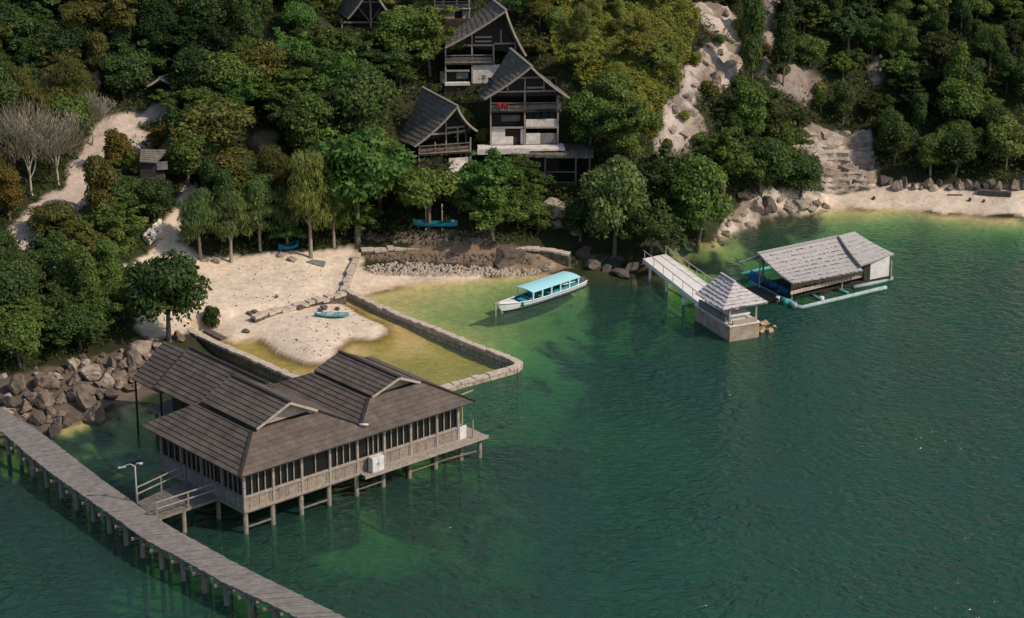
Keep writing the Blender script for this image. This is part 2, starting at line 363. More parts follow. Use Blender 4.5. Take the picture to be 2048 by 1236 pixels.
GX, GY = np.meshgrid(XA, YA)
GZ = np.clip(h_raw(GX, GY), -12, 60)
# the walled pool: a sand spit rising from a shallow floor
LAG = [W(*p)[:2] for p in ((690, 583), (1042, 724), (890, 772), (820, 795), (640, 790), (590, 758), (372, 664))]
LAG[0] = W(690, 586, .3)[:2]
SPIT = [W(*p)[:2] for p in ((644, 594), (688, 612), (740, 640), (770, 652), (776, 661), (770, 671), (748, 681), (700, 679), (690, 686), (676, 700), (668, 716), (644, 729), (608, 728), (580, 716), (556, 706), (528, 683), (500, 674), (464, 684), (395, 655), (380, 630), (560, 560), (640, 560))]
near = (GX > -26) & (GX < 4) & (GY > -22) & (GY < 6)
inl = np.zeros(GX.shape, bool); inl[near] = inpoly(GX[near], GY[near], LAG)
sdp = np.full(GX.shape, -9.0); sdp[near] = sdist(GX[near], GY[near], SPIT)+.15*fbm(GX[near], GY[near], .9, 3, 9)
zl = np.where(sdp > 0, .04+.42*(1-np.exp(-sdp/1.6)), -.5*(1-np.exp(sdp/3.2))-.02)
GZ = np.where(inl, zl, GZ)
lowrow = [W(*p, .6)[:2] for p in ((372, 650), (500, 632), (560, 612), (690, 586))]
land = np.clip((GZ-1.6)/2.0, 0, 1)
GZ = GZ+land*.35*fbm(GX, GY, .45, 4, 3)+np.clip(GZ+.2, 0, .5)*.12*fbm(GX, GY, 1.2, 3, 4)+np.clip((-GZ-.4)/1.5, 0, 1)*(.35*fbm(GX, GY, .35, 4, 6)+1.1*fbm(GX, GY, .09, 3, 16))
from bisect import bisect_right
def ground(x, y):
    i = min(max(bisect_right(XA, x)-1, 0), len(XA)-2); j = min(max(bisect_right(YA, y)-1, 0), len(YA)-2)
    u = (x-XA[i])/(XA[i+1]-XA[i]); v = (y-YA[j])/(YA[j+1]-YA[j])
    return (GZ[j, i]*(1-u)+GZ[j, i+1]*u)*(1-v)+(GZ[j+1, i]*(1-u)+GZ[j+1, i+1]*u)*v
def G(px, py, zmin=-99.0):
    """where the sight line through (px, py) meets the ground (or the level zmin)"""
    d = FW*F+RT*(px-1024)-UP*(py-618); d = d/d[1]; y = -60.0
    p = CAM+d*(y-CAM[1])
    while y < 200:
        q = CAM+d*(y+.25-CAM[1]); g = max(ground(q[0], q[1]), zmin)
        if q[2] <= g:
            a, b = y, y+.25
            for _ in range(8):
                c = (a+b)/2; q = CAM+d*(c-CAM[1])
                if q[2] <= max(ground(q[0], q[1]), zmin): b = c
                else: a = c
            return CAM+d*(b-CAM[1])
        y += .25
    return p

def zone(pts): return [G(a, b)[:2] for a, b in pts]
ZONES = [  # (kind, photo outline laid on the ground)
 ('sand', [(262, 560), (300, 500), (345, 480), (380, 500), (440, 518), (560, 505), (700, 496), (725, 505), (735, 545), (1000, 556), (1090, 549), (1060, 560), (800, 575), (690, 600), (500, 690), (380, 660), (300, 690), (270, 640)]),
 ('sand', [(240, 540), (330, 440), (365, 380), (395, 365), (385, 420), (350, 480), (300, 540)]),
 ('path', [(60, 505), (15, 470), (55, 420), (125, 375), (135, 340), (170, 300), (185, 262), (205, 232), (335, 208), (325, 240), (280, 255), (305, 265), (303, 300), (262, 305), (235, 280), (218, 335), (205, 380), (180, 402), (165, 418), (95, 450), (60, 500)]),
 ('cliff', [(1382, 12), (1440, 8), (1478, 40), (1476, 82), (1440, 72), (1388, 42)]),
 ('cliff', [(1405, 100), (1440, 78), (1478, 92), (1480, 150), (1470, 178), (1400, 175), (1390, 215), (1410, 250), (1385, 290), (1352, 302), (1305, 310), (1318, 250), (1345, 205), (1370, 180), (1362, 140), (1395, 130)]),
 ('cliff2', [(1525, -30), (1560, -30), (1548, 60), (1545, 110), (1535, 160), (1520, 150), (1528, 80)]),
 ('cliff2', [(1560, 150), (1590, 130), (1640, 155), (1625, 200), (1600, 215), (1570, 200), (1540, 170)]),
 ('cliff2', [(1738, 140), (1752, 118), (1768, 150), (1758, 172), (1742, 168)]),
 ('cliff', [(1555, 262), (1620, 255), (1740, 262), (1746, 300), (1752, 370), (1700, 385), (1650, 390), (1640, 340), (1610, 300), (1560, 285)]),
 ('sand', [(1640, 384), (1760, 372), (1900, 378), (2100, 384), (2100, 450), (1900, 425), (1700, 418), (1600, 430)]),
 ('cliff', [(1440, 480), (1480, 400), (1560, 385), (1640, 385), (1650, 410), (1560, 425), (1500, 450), (1450, 500)]),
 ('brown', [(720, 503), (1080, 500), (1180, 520), (1260, 545), (1100, 546), (1000, 538), (900, 522), (740, 520)]),
 ('shore', [(-20, 855), (60, 868), (120, 868), (225, 838), (310, 792), (340, 700), (320, 684), (250, 700), (130, 735), (-20, 760)]),
 ('brown', [(505, 300), (520, 250), (560, 270), (545, 320)]),
 ('brown', [(690, 200), (700, 170), (760, 170), (750, 215)]),
]
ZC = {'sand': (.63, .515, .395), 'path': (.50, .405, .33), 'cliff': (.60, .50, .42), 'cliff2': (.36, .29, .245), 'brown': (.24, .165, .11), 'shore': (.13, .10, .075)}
RG = np.full(GX.shape, .35)
CC = np.empty(GX.shape+(3,)); CC[:] = (.036, .040, .018)
n1 = fbm(GX, GY, .5, 4, 21); n2 = fbm(GX, GY, 1.6, 3, 33); n3 = fbm(GX, GY, .16, 4, 41)
CC *= (1+.5*n1)[..., None]
VEG = np.clip((GZ-1.0)/.8, 0, 1)      # where plants may grow
for kind, pl in ZONES:
    zp = zone(pl); xs = [p[0] for p in zp]; ys = [p[1] for p in zp]
    msk = (GX > min(xs)-2) & (GX < max(xs)+2) & (GY > min(ys)-2) & (GY < max(ys)+2)
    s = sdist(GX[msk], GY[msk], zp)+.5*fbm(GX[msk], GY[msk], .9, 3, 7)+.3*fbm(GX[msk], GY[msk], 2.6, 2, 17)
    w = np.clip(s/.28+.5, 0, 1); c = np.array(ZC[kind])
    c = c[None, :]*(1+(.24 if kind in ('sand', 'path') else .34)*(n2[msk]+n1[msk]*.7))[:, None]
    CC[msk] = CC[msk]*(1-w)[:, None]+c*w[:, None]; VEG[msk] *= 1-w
    if 'cliff' in kind:
        RG[msk] = np.maximum(RG[msk], w*1.0)
        rg = 1-np.abs(fbm(GX[msk]*.8+GY[msk]*.2, GY[msk]*1.5, .55, 5, 61))*2.2; GZ[msk] += w*(.75*rg+.35*n2[msk]-.3)
        st_ = np.clip((fbm(GX[msk], GY[msk]*1.6, .8, 4, 88)-.08)*5, 0, 1)*w*.75; CC[msk] = CC[msk]*(1-st_)[:, None]+np.array((.20, .145, .10))*st_[:, None]
# sea floor: bare sand in the shallows, weed and coral further down
dep = -GZ; sea = np.clip((dep+.02)/.15, 0, 1)
sandc = np.array((.60, .45, .20)); weed = np.array((.035, .042, .018)); deepc = np.array((.075, .10, .055))
wk = np.clip((n3*1.6+n1*1.1+n2*.6)*1.8+np.clip(dep-1.0, 0, 3)*.3-.25+.8*((GX < 4) & (GY < -14)), 0, 1)
sf = sandc*(1+.22*n2)[..., None]; sf = sf*(1-wk[..., None])+weed*wk[..., None]
dd = np.clip((dep-1.5)/3, 0, 1)[..., None]*.6; sf = sf*(1-dd)+deepc*(np.clip(1+1.3*n1+.9*n2+.8*n3, .15, 1.8)*np.where((GX < 4) & (GY < -14), .55, 1))[..., None]*dd
lf = np.array((.46, .32, .09))*(1+.25*n1)[..., None]; orp = np.clip(.85-np.abs(sdp+1.5)*.42+n1*1.3, 0, 1)*(GX > -13.5)
lf = lf*(1-orp[..., None])+np.array((.66, .42, .19))*orp[..., None]
sf = np.where(inl[..., None], lf, sf)
spw = np.clip(sdp/.35+.3, 0, 1)*inl; CC = CC*(1-spw[..., None])+(np.array((.66, .54, .41))*(1+.12*n2+.08*n1)[..., None])*spw[..., None]
CC = CC*(1-sea[..., None])+sf*sea[..., None]
wet = np.clip(1-np.abs(GZ-.03)/.13, 0, 1)[..., None]*.35*(GZ < .4)[..., None]
CC = CC*(1-wet)+CC*np.array((.8, .62, .45))*wet
CC = np.clip(CC, .006, .85)

def gridmesh(name, X, Y, Z, mat, attrs):
    ny, nx = X.shape; me = bpy.data.meshes.new(name); me.vertices.add(nx*ny)
    me.vertices.foreach_set('co', np.stack([X, Y, Z], -1).astype(np.float32).ravel())
    i = np.arange(nx*ny).reshape(ny, nx); q = np.stack([i[:-1, :-1], i[:-1, 1:], i[1:, 1:], i[1:, :-1]], -1).reshape(-1, 4)
    me.loops.add(q.size); me.loops.foreach_set('vertex_index', q.astype(np.int32).ravel())
    me.polygons.add(len(q)); me.polygons.foreach_set('loop_start', (np.arange(len(q))*4).astype(np.int32))
    me.polygons.foreach_set('loop_total', np.full(len(q), 4, np.int32)); me.update(calc_edges=True)
    me.polygons.foreach_set('use_smooth', np.ones(len(q), bool))
    for an, av in attrs.items():
        if av.ndim == 3:
            a = me.attributes.new(an, 'FLOAT_COLOR', 'POINT'); a.data.foreach_set('color', np.concatenate([av, np.ones(av.shape[:2]+(1,))], -1).astype(np.float32).ravel())
        else:
            a = me.attributes.new(an, 'FLOAT', 'POINT'); a.data.foreach_set('value', av.astype(np.float32).ravel())
    me.materials.append(mat); o = bpy.data.objects.new(name, me); COL.objects.link(o); return o
m, n, l, b = newmat('ground'); b.inputs['Roughness'].default_value = .95; b.inputs['Specular IOR Level'].default_value = .1
at = n.new('ShaderNodeAttribute'); at.attribute_name = 'col'
nz = n.new('ShaderNodeTexNoise'); nz.inputs['Scale'].default_value = 2.6; nz.inputs['Detail'].default_value = 8; nz.inputs['Roughness'].default_value = .75
tc = n.new('ShaderNodeTexCoord'); l.new(tc.outputs['Object'], nz.inputs['Vector'])
mr = n.new('ShaderNodeMapRange'); mr.inputs[1].default_value = .3; mr.inputs[2].default_value = .7; mr.inputs[3].default_value = .72; mr.inputs[4].default_value = 1.22
l.new(nz.outputs['Fac'], mr.inputs[0]); mx = n.new('ShaderNodeMix'); mx.data_type = 'RGBA'; mx.blend_type = 'MULTIPLY'; mx.inputs[0].default_value = 1
l.new(at.outputs['Color'], mx.inputs[6]); l.new(mr.outputs[0], mx.inputs[7]); l.new(mx.outputs[2], b.inputs['Base Color'])
bp = n.new('ShaderNodeBump'); ra = n.new('ShaderNodeAttribute'); ra.attribute_name = 'rough'; l.new(ra.outputs['Fac'], bp.inputs['Strength']); bp.inputs['Distance'].default_value = .3; l.new(nz.outputs['Fac'], bp.inputs['Height']); l.new(bp.outputs[0], b.inputs['Normal'])
M['ground'] = m
tag(gridmesh('ground', GX, GY, GZ, M['ground'], {'col': CC, 'rough': RG}), None, None, kind='structure')

# water: Beer-Lambert tint by its depth, a little suspended green, Fresnel gloss, wind ripples
m, n, l, b = newmat('water'); n.remove(b)
at = n.new('ShaderNodeAttribute'); at.attribute_name = 'depth'
def tr_(k):
    a = n.new('ShaderNodeMath'); a.operation = 'MULTIPLY'; a.inputs[1].default_value = -k; l.new(at.outputs['Fac'], a.inputs[0])
    e = n.new('ShaderNodeMath'); e.operation = 'EXPONENT'; l.new(a.outputs[0], e.inputs[0]); return e
cc = n.new('ShaderNodeCombineColor')
for i, k in enumerate((.56, .265, .44)): l.new(tr_(k).outputs[0], cc.inputs[i])
tb = n.new('ShaderNodeBsdfTransparent'); l.new(cc.outputs[0], tb.inputs[0])
inv = n.new('ShaderNodeInvert'); l.new(cc.outputs[0], inv.inputs['Color'])
mu = n.new('ShaderNodeMix'); mu.data_type = 'RGBA'; mu.blend_type = 'MULTIPLY'; mu.inputs[0].default_value = 1; mu.inputs[7].default_value = (.016, .070, .041, 1)
l.new(inv.outputs[0], mu.inputs[6])
df = n.new('ShaderNodeBsdfDiffuse'); l.new(mu.outputs[2], df.inputs[0]); DF = df
ad = n.new('ShaderNodeAddShader'); l.new(tb.outputs[0], ad.inputs[0]); l.new(df.outputs[0], ad.inputs[1])
tc = n.new('ShaderNodeTexCoord'); mp = n.new('ShaderNodeMapping'); mp.inputs['Rotation'].default_value = (0, 0, R(18)); mp.inputs['Scale'].default_value = (.75, 1.0, 1); l.new(tc.outputs['Object'], mp.inputs[0])
w1 = n.new('ShaderNodeTexNoise'); w1.inputs['Scale'].default_value = 1.8; w1.inputs['Detail'].default_value = 3; w1.inputs['Roughness'].default_value = .5; w1.inputs['Distortion'].default_value = .9
w2 = n.new('ShaderNodeTexNoise'); w2.inputs['Scale'].default_value = .16; w2.inputs['Detail'].default_value = 2
l.new(mp.outputs[0], w1.inputs['Vector']); l.new(tc.outputs['Object'], w2.inputs['Vector'])
wm = n.new('ShaderNodeMapRange'); wm.inputs[1].default_value = .35; wm.inputs[2].default_value = .7; wm.inputs[3].default_value = .5; wm.inputs[4].default_value = 1.0; l.new(w2.outputs['Fac'], wm.inputs[0])
ds = n.new('ShaderNodeMapRange'); ds.inputs[1].default_value = .1; ds.inputs[2].default_value = 2.5; ds.inputs[3].default_value = .12; ds.inputs[4].default_value = 1; l.new(at.outputs['Fac'], ds.inputs[0])
m3 = n.new('ShaderNodeMath'); m3.operation = 'MULTIPLY'; l.new(wm.outputs[0], m3.inputs[0]); l.new(ds.outputs[0], m3.inputs[1])
bp = n.new('ShaderNodeBump'); bp.inputs['Distance'].default_value = .42; l.new(m3.outputs[0], bp.inputs['Strength']); l.new(w1.outputs['Fac'], bp.inputs['Height'])
l.new(bp.outputs[0], DF.inputs['Normal'])
gl = n.new('ShaderNodeBsdfGlossy'); gl.inputs['Roughness'].default_value = .11; l.new(bp.outputs[0], gl.inputs['Normal'])
gm = n.new('ShaderNodeNewGeometry'); dt = n.new('ShaderNodeVectorMath'); dt.operation = 'DOT_PRODUCT'; l.new(gm.outputs['Incoming'], dt.inputs[0]); l.new(bp.outputs[0], dt.inputs[1])
def mth(op, a, v2=None):
    q = n.new('ShaderNodeMath'); q.operation = op; l.new(a, q.inputs[0])
    if v2 is not None: q.inputs[1].default_value = v2
    q.use_clamp = op != 'ABSOLUTE'; return q.outputs[0]
ab = mth('ABSOLUTE', dt.outputs['Value']); sb = n.new('ShaderNodeMath'); sb.operation = 'SUBTRACT'; sb.inputs[0].default_value = 1; sb.use_clamp = True; l.new(ab, sb.inputs[1])
fr = n.new('ShaderNodeMath'); fr.operation = 'MULTIPLY_ADD'; l.new(mth('POWER', sb.outputs[0], 5), fr.inputs[0]); fr.inputs[1].default_value = .8; fr.inputs[2].default_value = .02   # Schlick
mx = n.new('ShaderNodeMixShader'); mn = n.new('ShaderNodeMath'); mn.operation = 'MINIMUM'; mn.inputs[1].default_value = .36; l.new(fr.outputs[0], mn.inputs[0]); l.new(mn.outputs[0], mx.inputs[0]); l.new(ad.outputs[0], mx.inputs[1]); l.new(gl.outputs[0], mx.inputs[2]); l.new(mx.outputs[0], n['Material Output'].inputs[0])
M['water'] = m
st = 2; WX, WY = GX[::st, ::st], GY[::st, ::st]
tag(gridmesh('water', WX, WY, np.zeros(WX.shape), M['water'], {'depth': np.clip(-GZ[::st, ::st], 0, 12)}), None, None, kind='structure')

# ------------------------------------------------------------------ the house on stilts
H = thing('stilt_house', 'long dark shingled house standing on stilts over the water, two hipped roofs side by side', 'house', (-13.82, -35.08, 0), R(41.35))
FL = 1.35
MB().box(-.08, 14.48, -.06, 8.1, FL-.16, FL).box(4.2, 8.3, 8.1, 15.6, FL-.16, FL).build('floor', M['wood'], H)
def stilt(x, y, top=FL-.16, r=.13):
    MB().tube([(x+random.uniform(-.05, .05), y, -3.4), (x, y, top)], [r*1.08, r], 8).build('stilt', M['post'], H)
us = [i*1.84 for i in range(9)]
for i, x in enumerate(us):
    for v in (.12, 2.6, 5.2, 7.8): stilt(x if i else .12, v)
for x in (4.4, 6.1, 7.9):
    for v in (10.2, 12.6, 15.0): stilt(x, v)
for i in range(1, 8):
    if i in (1, 3, 5, 7): MB().beam((us[i-1]+.1, .1, .35), (us[i]+.1, .1, .35), .07).build('brace', M['post'], H)
for i in (5, 6, 7):
    for k in range(3): MB().beam((us[i]+.35+k*.45, -.5, FL-.25), (us[i]+.35+k*.45, 1.6, .75), .06).build('brace', M['post'], H)
# low boarded walls, window bands, posts, plates
def wall_run(a, b, mat, name='parapet_wall', z0=FL, z1=2.05):
    MB().beam((*a, (z0+z1)/2), (*b, (z0+z1)/2), .07, z1-z0).build(name, mat, H)
C4 = [(0, 0), (14.4, 0), (14.4, 7.6), (0, 7.6)]
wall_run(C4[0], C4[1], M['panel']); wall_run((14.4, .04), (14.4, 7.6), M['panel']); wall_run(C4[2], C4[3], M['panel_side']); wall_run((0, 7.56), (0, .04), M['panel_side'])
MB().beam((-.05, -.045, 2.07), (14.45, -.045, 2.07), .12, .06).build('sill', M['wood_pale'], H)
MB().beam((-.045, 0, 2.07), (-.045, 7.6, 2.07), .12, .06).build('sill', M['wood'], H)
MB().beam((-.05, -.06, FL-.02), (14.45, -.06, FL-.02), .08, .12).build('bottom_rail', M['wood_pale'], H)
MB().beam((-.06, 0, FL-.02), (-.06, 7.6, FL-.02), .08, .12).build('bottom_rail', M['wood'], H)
for a, b in zip(C4, C4[1:]+C4[:1]): MB().beam((*a, 3.86), (*b, 3.86), .14, .16).build('wall_plate', M['wood_dark'], H)
wi = random.Random(4)
def bay(a, b, nm, matm, out):
    """one window bay between two posts: dark panes behind mullions"""
    a = np.array([*a, 0.]); b = np.array([*b, 0.]); d = b-a; o = np.array([*out, 0.])
    fr = MB(); fr.beam(a+(0, 0, 2.13), b+(0, 0, 2.13), .06, .05); fr.beam(a+(0, 0, 3.72), b+(0, 0, 3.72), .06, .08)
    for k in range(1, nm):
        if nm == 5 and k == 1: continue
        fr.beam(a+d*k/nm+(0, 0, 2.11), a+d*k/nm+(0, 0, 3.7), .05, .06)
    w = fr.build('window', matm, H)
    MB().face([a-o*.06+(0, 0, 2.1), b-o*.06+(0, 0, 2.1), b-o*.06+(0, 0, 3.78), a-o*.06+(0, 0, 3.78)]).build('pane', M['glass'], w)
for i in range(8):
    x0 = us[i]+.07 if i else .07; x1 = min(us[i+1], 14.4)-.07
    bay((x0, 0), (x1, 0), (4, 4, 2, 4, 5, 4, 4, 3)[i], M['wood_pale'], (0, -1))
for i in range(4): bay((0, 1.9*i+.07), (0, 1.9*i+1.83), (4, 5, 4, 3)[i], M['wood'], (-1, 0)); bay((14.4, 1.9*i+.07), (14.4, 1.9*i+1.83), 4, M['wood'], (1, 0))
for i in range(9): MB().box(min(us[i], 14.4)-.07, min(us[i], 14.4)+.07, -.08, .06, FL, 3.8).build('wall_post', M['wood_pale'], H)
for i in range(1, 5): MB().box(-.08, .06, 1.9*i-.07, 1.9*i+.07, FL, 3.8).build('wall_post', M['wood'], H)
# roofs
E0 = (-.6, -.6, 3.6); Em = (7.7, -.6, 3.6); V = (7.7, .05, 4.02); A1 = (1.6, 1.4, 4.9); B1 = (5.9, 1.4, 4.9); A2 = (9.2, 1.25, 4.8); B2 = (12.95, 1.25, 4.8); E1 = (15.2, -.6, 3.6)
Vb = (7.7, 8.05, 4.02); A1b = (1.6, 6.6, 4.9); B1b = (5.9, 6.6, 4.9); A2b = (9.2, 6.4, 4.8); B2b = (12.95, 6.4, 4.8); E0b = (-.6, 8.7, 3.6); E1b = (15.2, 8.7, 3.6); Emb = (7.7, 8.7, 3.6)
def roof(name, polys, mat=None, step=.31):
    mb = MB()
    for p in polys: courses(mb, p, step, .016 if abs(p[0][1]-p[1][1]) < .01 else .04)
    return mb.build(name, mat or M['shingle'], H)
L1 = roof('lower_roof', [[E0, Em, V, B1, A1], [E0b, E0, A1, A1b], [B1, V, Vb, B1b], [Emb, E0b, A1b, B1b, Vb], [A1, B1, B1b, A1b]])
L2 = roof('lower_roof', [[Em, E1, B2, A2, V], [A2, V, Vb, A2b], [E1, E1b, B2b, B2], [E1b, Emb, Vb, A2b, B2b], [A2, B2, B2b, A2b]])
def upper(uc, hw, vf, vb, ze, zr, pf=.3):
    mb = MB()
    courses(mb, [(uc-hw, vb, ze), (uc-hw, vf, ze), (uc, vf-pf, zr), (uc, vb-.2, zr)], .31, .04)
    courses(mb, [(uc+hw, vf, ze), (uc+hw, vb, ze), (uc, vb-.2, zr), (uc, vf-pf, zr)], .31, .04)
    o = mb.build('upper_roof', M['shingle'], H)
    MB().beam((uc, vf-pf-.02, zr+.03), (uc, vb-.18, zr+.03), .2, .07).build('ridge_cap', M['wood_dark'], o)
    for s in (-1, 1): MB().beam((uc+s*(hw+.02), vf-.03, ze-.04), (uc, vf-pf-.03, zr-.03), .05, .13).build('barge_board', M['cream'], o)
    MB().face([(uc-hw*.93, vf+.42, ze-.12), (uc+hw*.93, vf+.42, ze-.12), (uc, vf+.42, zr-.16)]).build('gable_panel', M['cream'], o)
    MB().face([(uc-hw*.93, vb-.3, ze-.12), (uc, vb-.3, zr-.16), (uc+hw*.93, vb-.3, ze-.12)]).build('gable_panel', M['cream'], o)
upper(3.75, 1.95, 1.22, 6.35, 5.08, 6.12); upper(11.1, 1.65, 1.25, 6.5, 4.86, 5.62)
for a, b in ((E0, A1), (E1, B2), (A2, V), (B1, V)):
    MB().beam(np.array(a)+(0, 0, .05), np.array(b)+(0, 0, .05), .16, .06).build('hip_cap', M['wood_dark'], H)
mb = MB(); ru = 6.1
for s in (-1, 1):
    q = [(ru+s*2.65, 13.6, 3.32), (ru+s*2.65, 6.2, 3.32), (ru, 6.2, 5.03), (ru, 13.75, 5.03)]; courses(mb, q if s < 0 else q[::-1], .31, .045)
rr_ = mb.build('rear_roof', M['shingle'], H)
MB().beam((ru, 6.3, 5.06), (ru, 13.78, 5.06), .2, .07).build('ridge_cap', M['wood_dark'], rr_)
mb = MB()
for s in (-1, 1):
    q = [(ru+s*2.45, 16.3, 3.0), (ru+s*2.45, 13.2, 3.0), (ru, 13.2, 4.62), (ru, 16.5, 4.62)]; courses(mb, q if s < 0 else q[::-1], .31, .045)
mb.build('porch_roof', M['shingle'], H)
MB().box(4.5, 7.9, 8.0, 13.4, FL, 3.3).build('rear_wall', M['wood_dark'], H)
for v in (9.0, 11.2, 13.4, 16.0):
    for x in (3.75, 8.4): MB().box(x-.045, x+.045, v-.045, v+.045, -1.6 if x < 4 else FL-.1, 3.35 if v < 14 else 3.05).build('porch_post', M['wood_dark'], H)
# front deck of the right half
dk = MB(); 
for k in range(6): dk.box(7.45+k*.001, 16.05, -.62+k*.1, -.53+k*.1, FL-.06, FL-.005-(k % 2)*.006)
dk.box(14.5, 16.05, 0, 3.2, FL-.07, FL-.01); dk.box(7.4, 16.1, -.66, -.6, FL-.16, FL+.03)
dk.build('side_deck', M['wood_pale'], H)
for k in range(8): MB().beam((7.8+k*1.12, -.6, FL-.12), (7.8+k*1.12, .4, FL-.12), .07, .1).build('joist', M['wood'], H)
MB().tube([(15.75, -.3, -3.3), (15.75, -.3, FL-.1)], .12, 8).build('stilt', M['post'], H)
MB().tube([(15.8, 2.8, -3.3), (15.8, 2.8, FL-.1)], .12, 8).build('stilt', M['post'], H)
MB().beam((13.0, .1, .4), (15.7, -.2, .4), .07).build('brace', M['post'], H)
MB().box(14.46, 14.95, -.1, -.03, FL, 2.12).build('end_board', M['white'], H)
MB().box(15.2, 15.26, -.35, -.29, FL, 2.4).build('end_post', M['wood_pale'], H)
MB().beam((15.9, 1.4, FL), (15.9, 1.4, 3.25), .06).beam((15.0, 1.2, 3.3), (16.9, 1.6, 3.2), .05).build('awning_pole', M['orange_stone'], H)
MB().box(-.1, .12, -.09, -.06, 0, .1).box(0, .1, -.2, .02, 0, .09)
MB().tube([(7.55, -.02, 4.14), (7.95, -.3, 4.1)], .06, 6).build('gutter_spout', M['white'], H)
def hw(u, v, z=0):
    c, s = math.cos(R(41.35)), math.sin(R(41.35)); return np.array([-13.82+u*c-v*s, -35.08+u*s+v*c, z])
cab = thing('cabinet', 'white double-door cabinet standing on the front deck of the stilt house', 'cabinet', hw(8.35, -.38, FL), R(41.35))
MB().box(-.4, .4, -.18, .18, 0, .86).build('body', M['white'], cab)
for s in (-1, 1):
    d = MB().box(min(s*.02, s*.38), max(s*.02, s*.38), -.205, -.18, .06, .8).build('door', M['white'], cab)
    MB().box(s*.06-.012, s*.06+.012, -.23, -.205, .4, .54).build('handle', M['metal'], d)

# footbridge from the walkway to the house
P_ = lambda x, y, z: W(x, y, z)
q0, q1, q2, q3 = P_(273, 1005, FL), P_(312, 1035, FL), P_(441, 992, FL), P_(372, 958, FL)
fb = thing('footbridge', 'short railed wooden footbridge linking the plank walkway to the stilt house', 'footbridge', (q0+q1+q2+q3)/4*(1, 1, 0), 0)
mb = MB(); N = 24
for k in range(N):
    a, b = k/N, (k+.9)/N; j = random.uniform(-.012, .012)
    mb.slab([lerp(q0, q3, a)+(0, 0, j), lerp(q1, q2, a)+(0, 0, j), lerp(q1, q2, b)+(0, 0, j), lerp(q0, q3, b)+(0, 0, j)], .04)
mb.build('deck', M['plank_dark'], fb, world=True)
for a, b in ((q0, q3), (q1, q2)):
    MB().beam(a-(0, 0, .12), b-(0, 0, .12), .1, .14).build('beam', M['wood'], fb, world=True)
    for t in (.02, .5, .97):
        p = lerp(a, b, t); MB().beam(p-(0, 0, .2), p+(0, 0, .86), .07).build('rail_post', M['wood_pale'], fb, world=True)
    for z in (.82, .45): MB().beam(lerp(a, b, .03)+(0, 0, z), b+(0, 0, z), .055).build('rail', M['wood_pale'], fb, world=True)
for p in (lerp(q1, q2, .42), lerp(q0, q3, .45), lerp(q1, q2, .05)): MB().tube([p*(1, 1, 0)-(0, 0, 3.2), p-(0, 0, .1)], .12, 8).build('stilt', M['post'], fb, world=True)

# street lamp on the walkway
lp = P_(274, 1003, FL+.05)
lm = thing('street_lamp', 'grey two-armed lamp post on the edge of the plank walkway beside the footbridge', 'lamp', lp, 0)
MB().tube([(0, 0, -.3), (0, 0, 2.05)], [.05, .04], 8).build('pole', M['metal'], lm)
for dx, dz, L in ((-.78, -.22, 1), (.36, .02, 1)):
    MB().tube([(0, 0, 1.98), (dx*.3, 0, 2.16+dz*.2), (dx, 0, 2.16+dz)], .035, 6).build('arm', M['metal'], lm)
    MB().beam((dx*.62, 0, 2.15+dz*.7), (dx*1.12, 0, 2.13+dz), .14, .06).build('lamp_head', M['white'], lm)

# plank walkway
UPE = [(-40, 790), (48, 842), (122, 894), (177, 939), (221, 972), (273, 1007), (314, 1038), (380, 1075), (476, 1129), (605, 1192), (694, 1236), (800, 1292), (1010, 1400), (1220, 1505)]
LOE = [(-95, 800), (0, 859), (55, 909), (111, 953), (166, 990), (207, 1020), (251, 1049), (295, 1086), (351, 1108), (406, 1142), (465, 1175), (535, 1204), (598, 1236), (700, 1292), (905, 1400), (1110, 1505)]
ZW = 1.4
def resample(pl, n):
    P = np.array([W(a, b, ZW) for a, b in pl]); s = np.concatenate([[0], np.cumsum(np.linalg.norm(np.diff(P, axis=0), axis=1))]); t = np.linspace(0, s[-1], n)
    Q = np.stack([np.interp(t, s, P[:, k]) for k in range(3)], 1)
    for _ in range(120): Q[1:-1] = (Q[:-2]+Q[1:-1]*2+Q[2:])/4
    return Q
NU = 290; ue, le = resample(UPE, NU+1), resample(LOE, NU+1)
wk_ = thing('walkway', 'long weathered plank walkway on posts curving across the lower left corner', 'walkway', (ue[60]+le[60])/2*(1, 1, 0), 0)
mb = MB()
for k in range(NU):
    j = random.uniform(-.025, .025); e0 = random.uniform(-.025, .025); e1 = random.uniform(-.025, .025)
    d0 = nrm(ue[k]-le[k]); a, b = .04, .93
    A0 = lerp(le[k], le[k+1], a)-d0*e0; A1_ = lerp(le[k], le[k+1], b)-d0*e0; B0 = lerp(ue[k], ue[k+1], a)+d0*e1; B1_ = lerp(ue[k], ue[k+1], b)+d0*e1
    i0 = len(mb.f); mb.slab([p+np.array((0, 0, j)) for p in (A0, B0, B1_, A1_)], .05)
mb.build('deck', M['plank'], wk_, world=True)
for e, s in ((ue, -1), (le, 1)):
    b_ = MB()
    for k in range(0, NU-2, 3):
        o = nrm(ue[k]-le[k])*.22*s; b_.beam(e[k]+o-(0, 0, .15), e[min(k+3, NU)]+o-(0, 0, .15), .1, .2)
    b_.build('side_beam', M['wood'], wk_, world=True)
for k in range(4, NU, 10):
    o = nrm(ue[k]-le[k])
    for p in (ue[k]-o*.3, le[k]+o*.3):
        MB().tube([p*(1, 1, 0)-(0, 0, 3.6), p-(0, 0, .2)], [.14, .12], 8).build('stilt', M['wood'], wk_, world=True)
    MB().beam(ue[k]-(0, 0, .32), le[k]-(0, 0, .32)-o*.25, .12, .14).build('cross_beam', M['wood'], wk_, world=True)

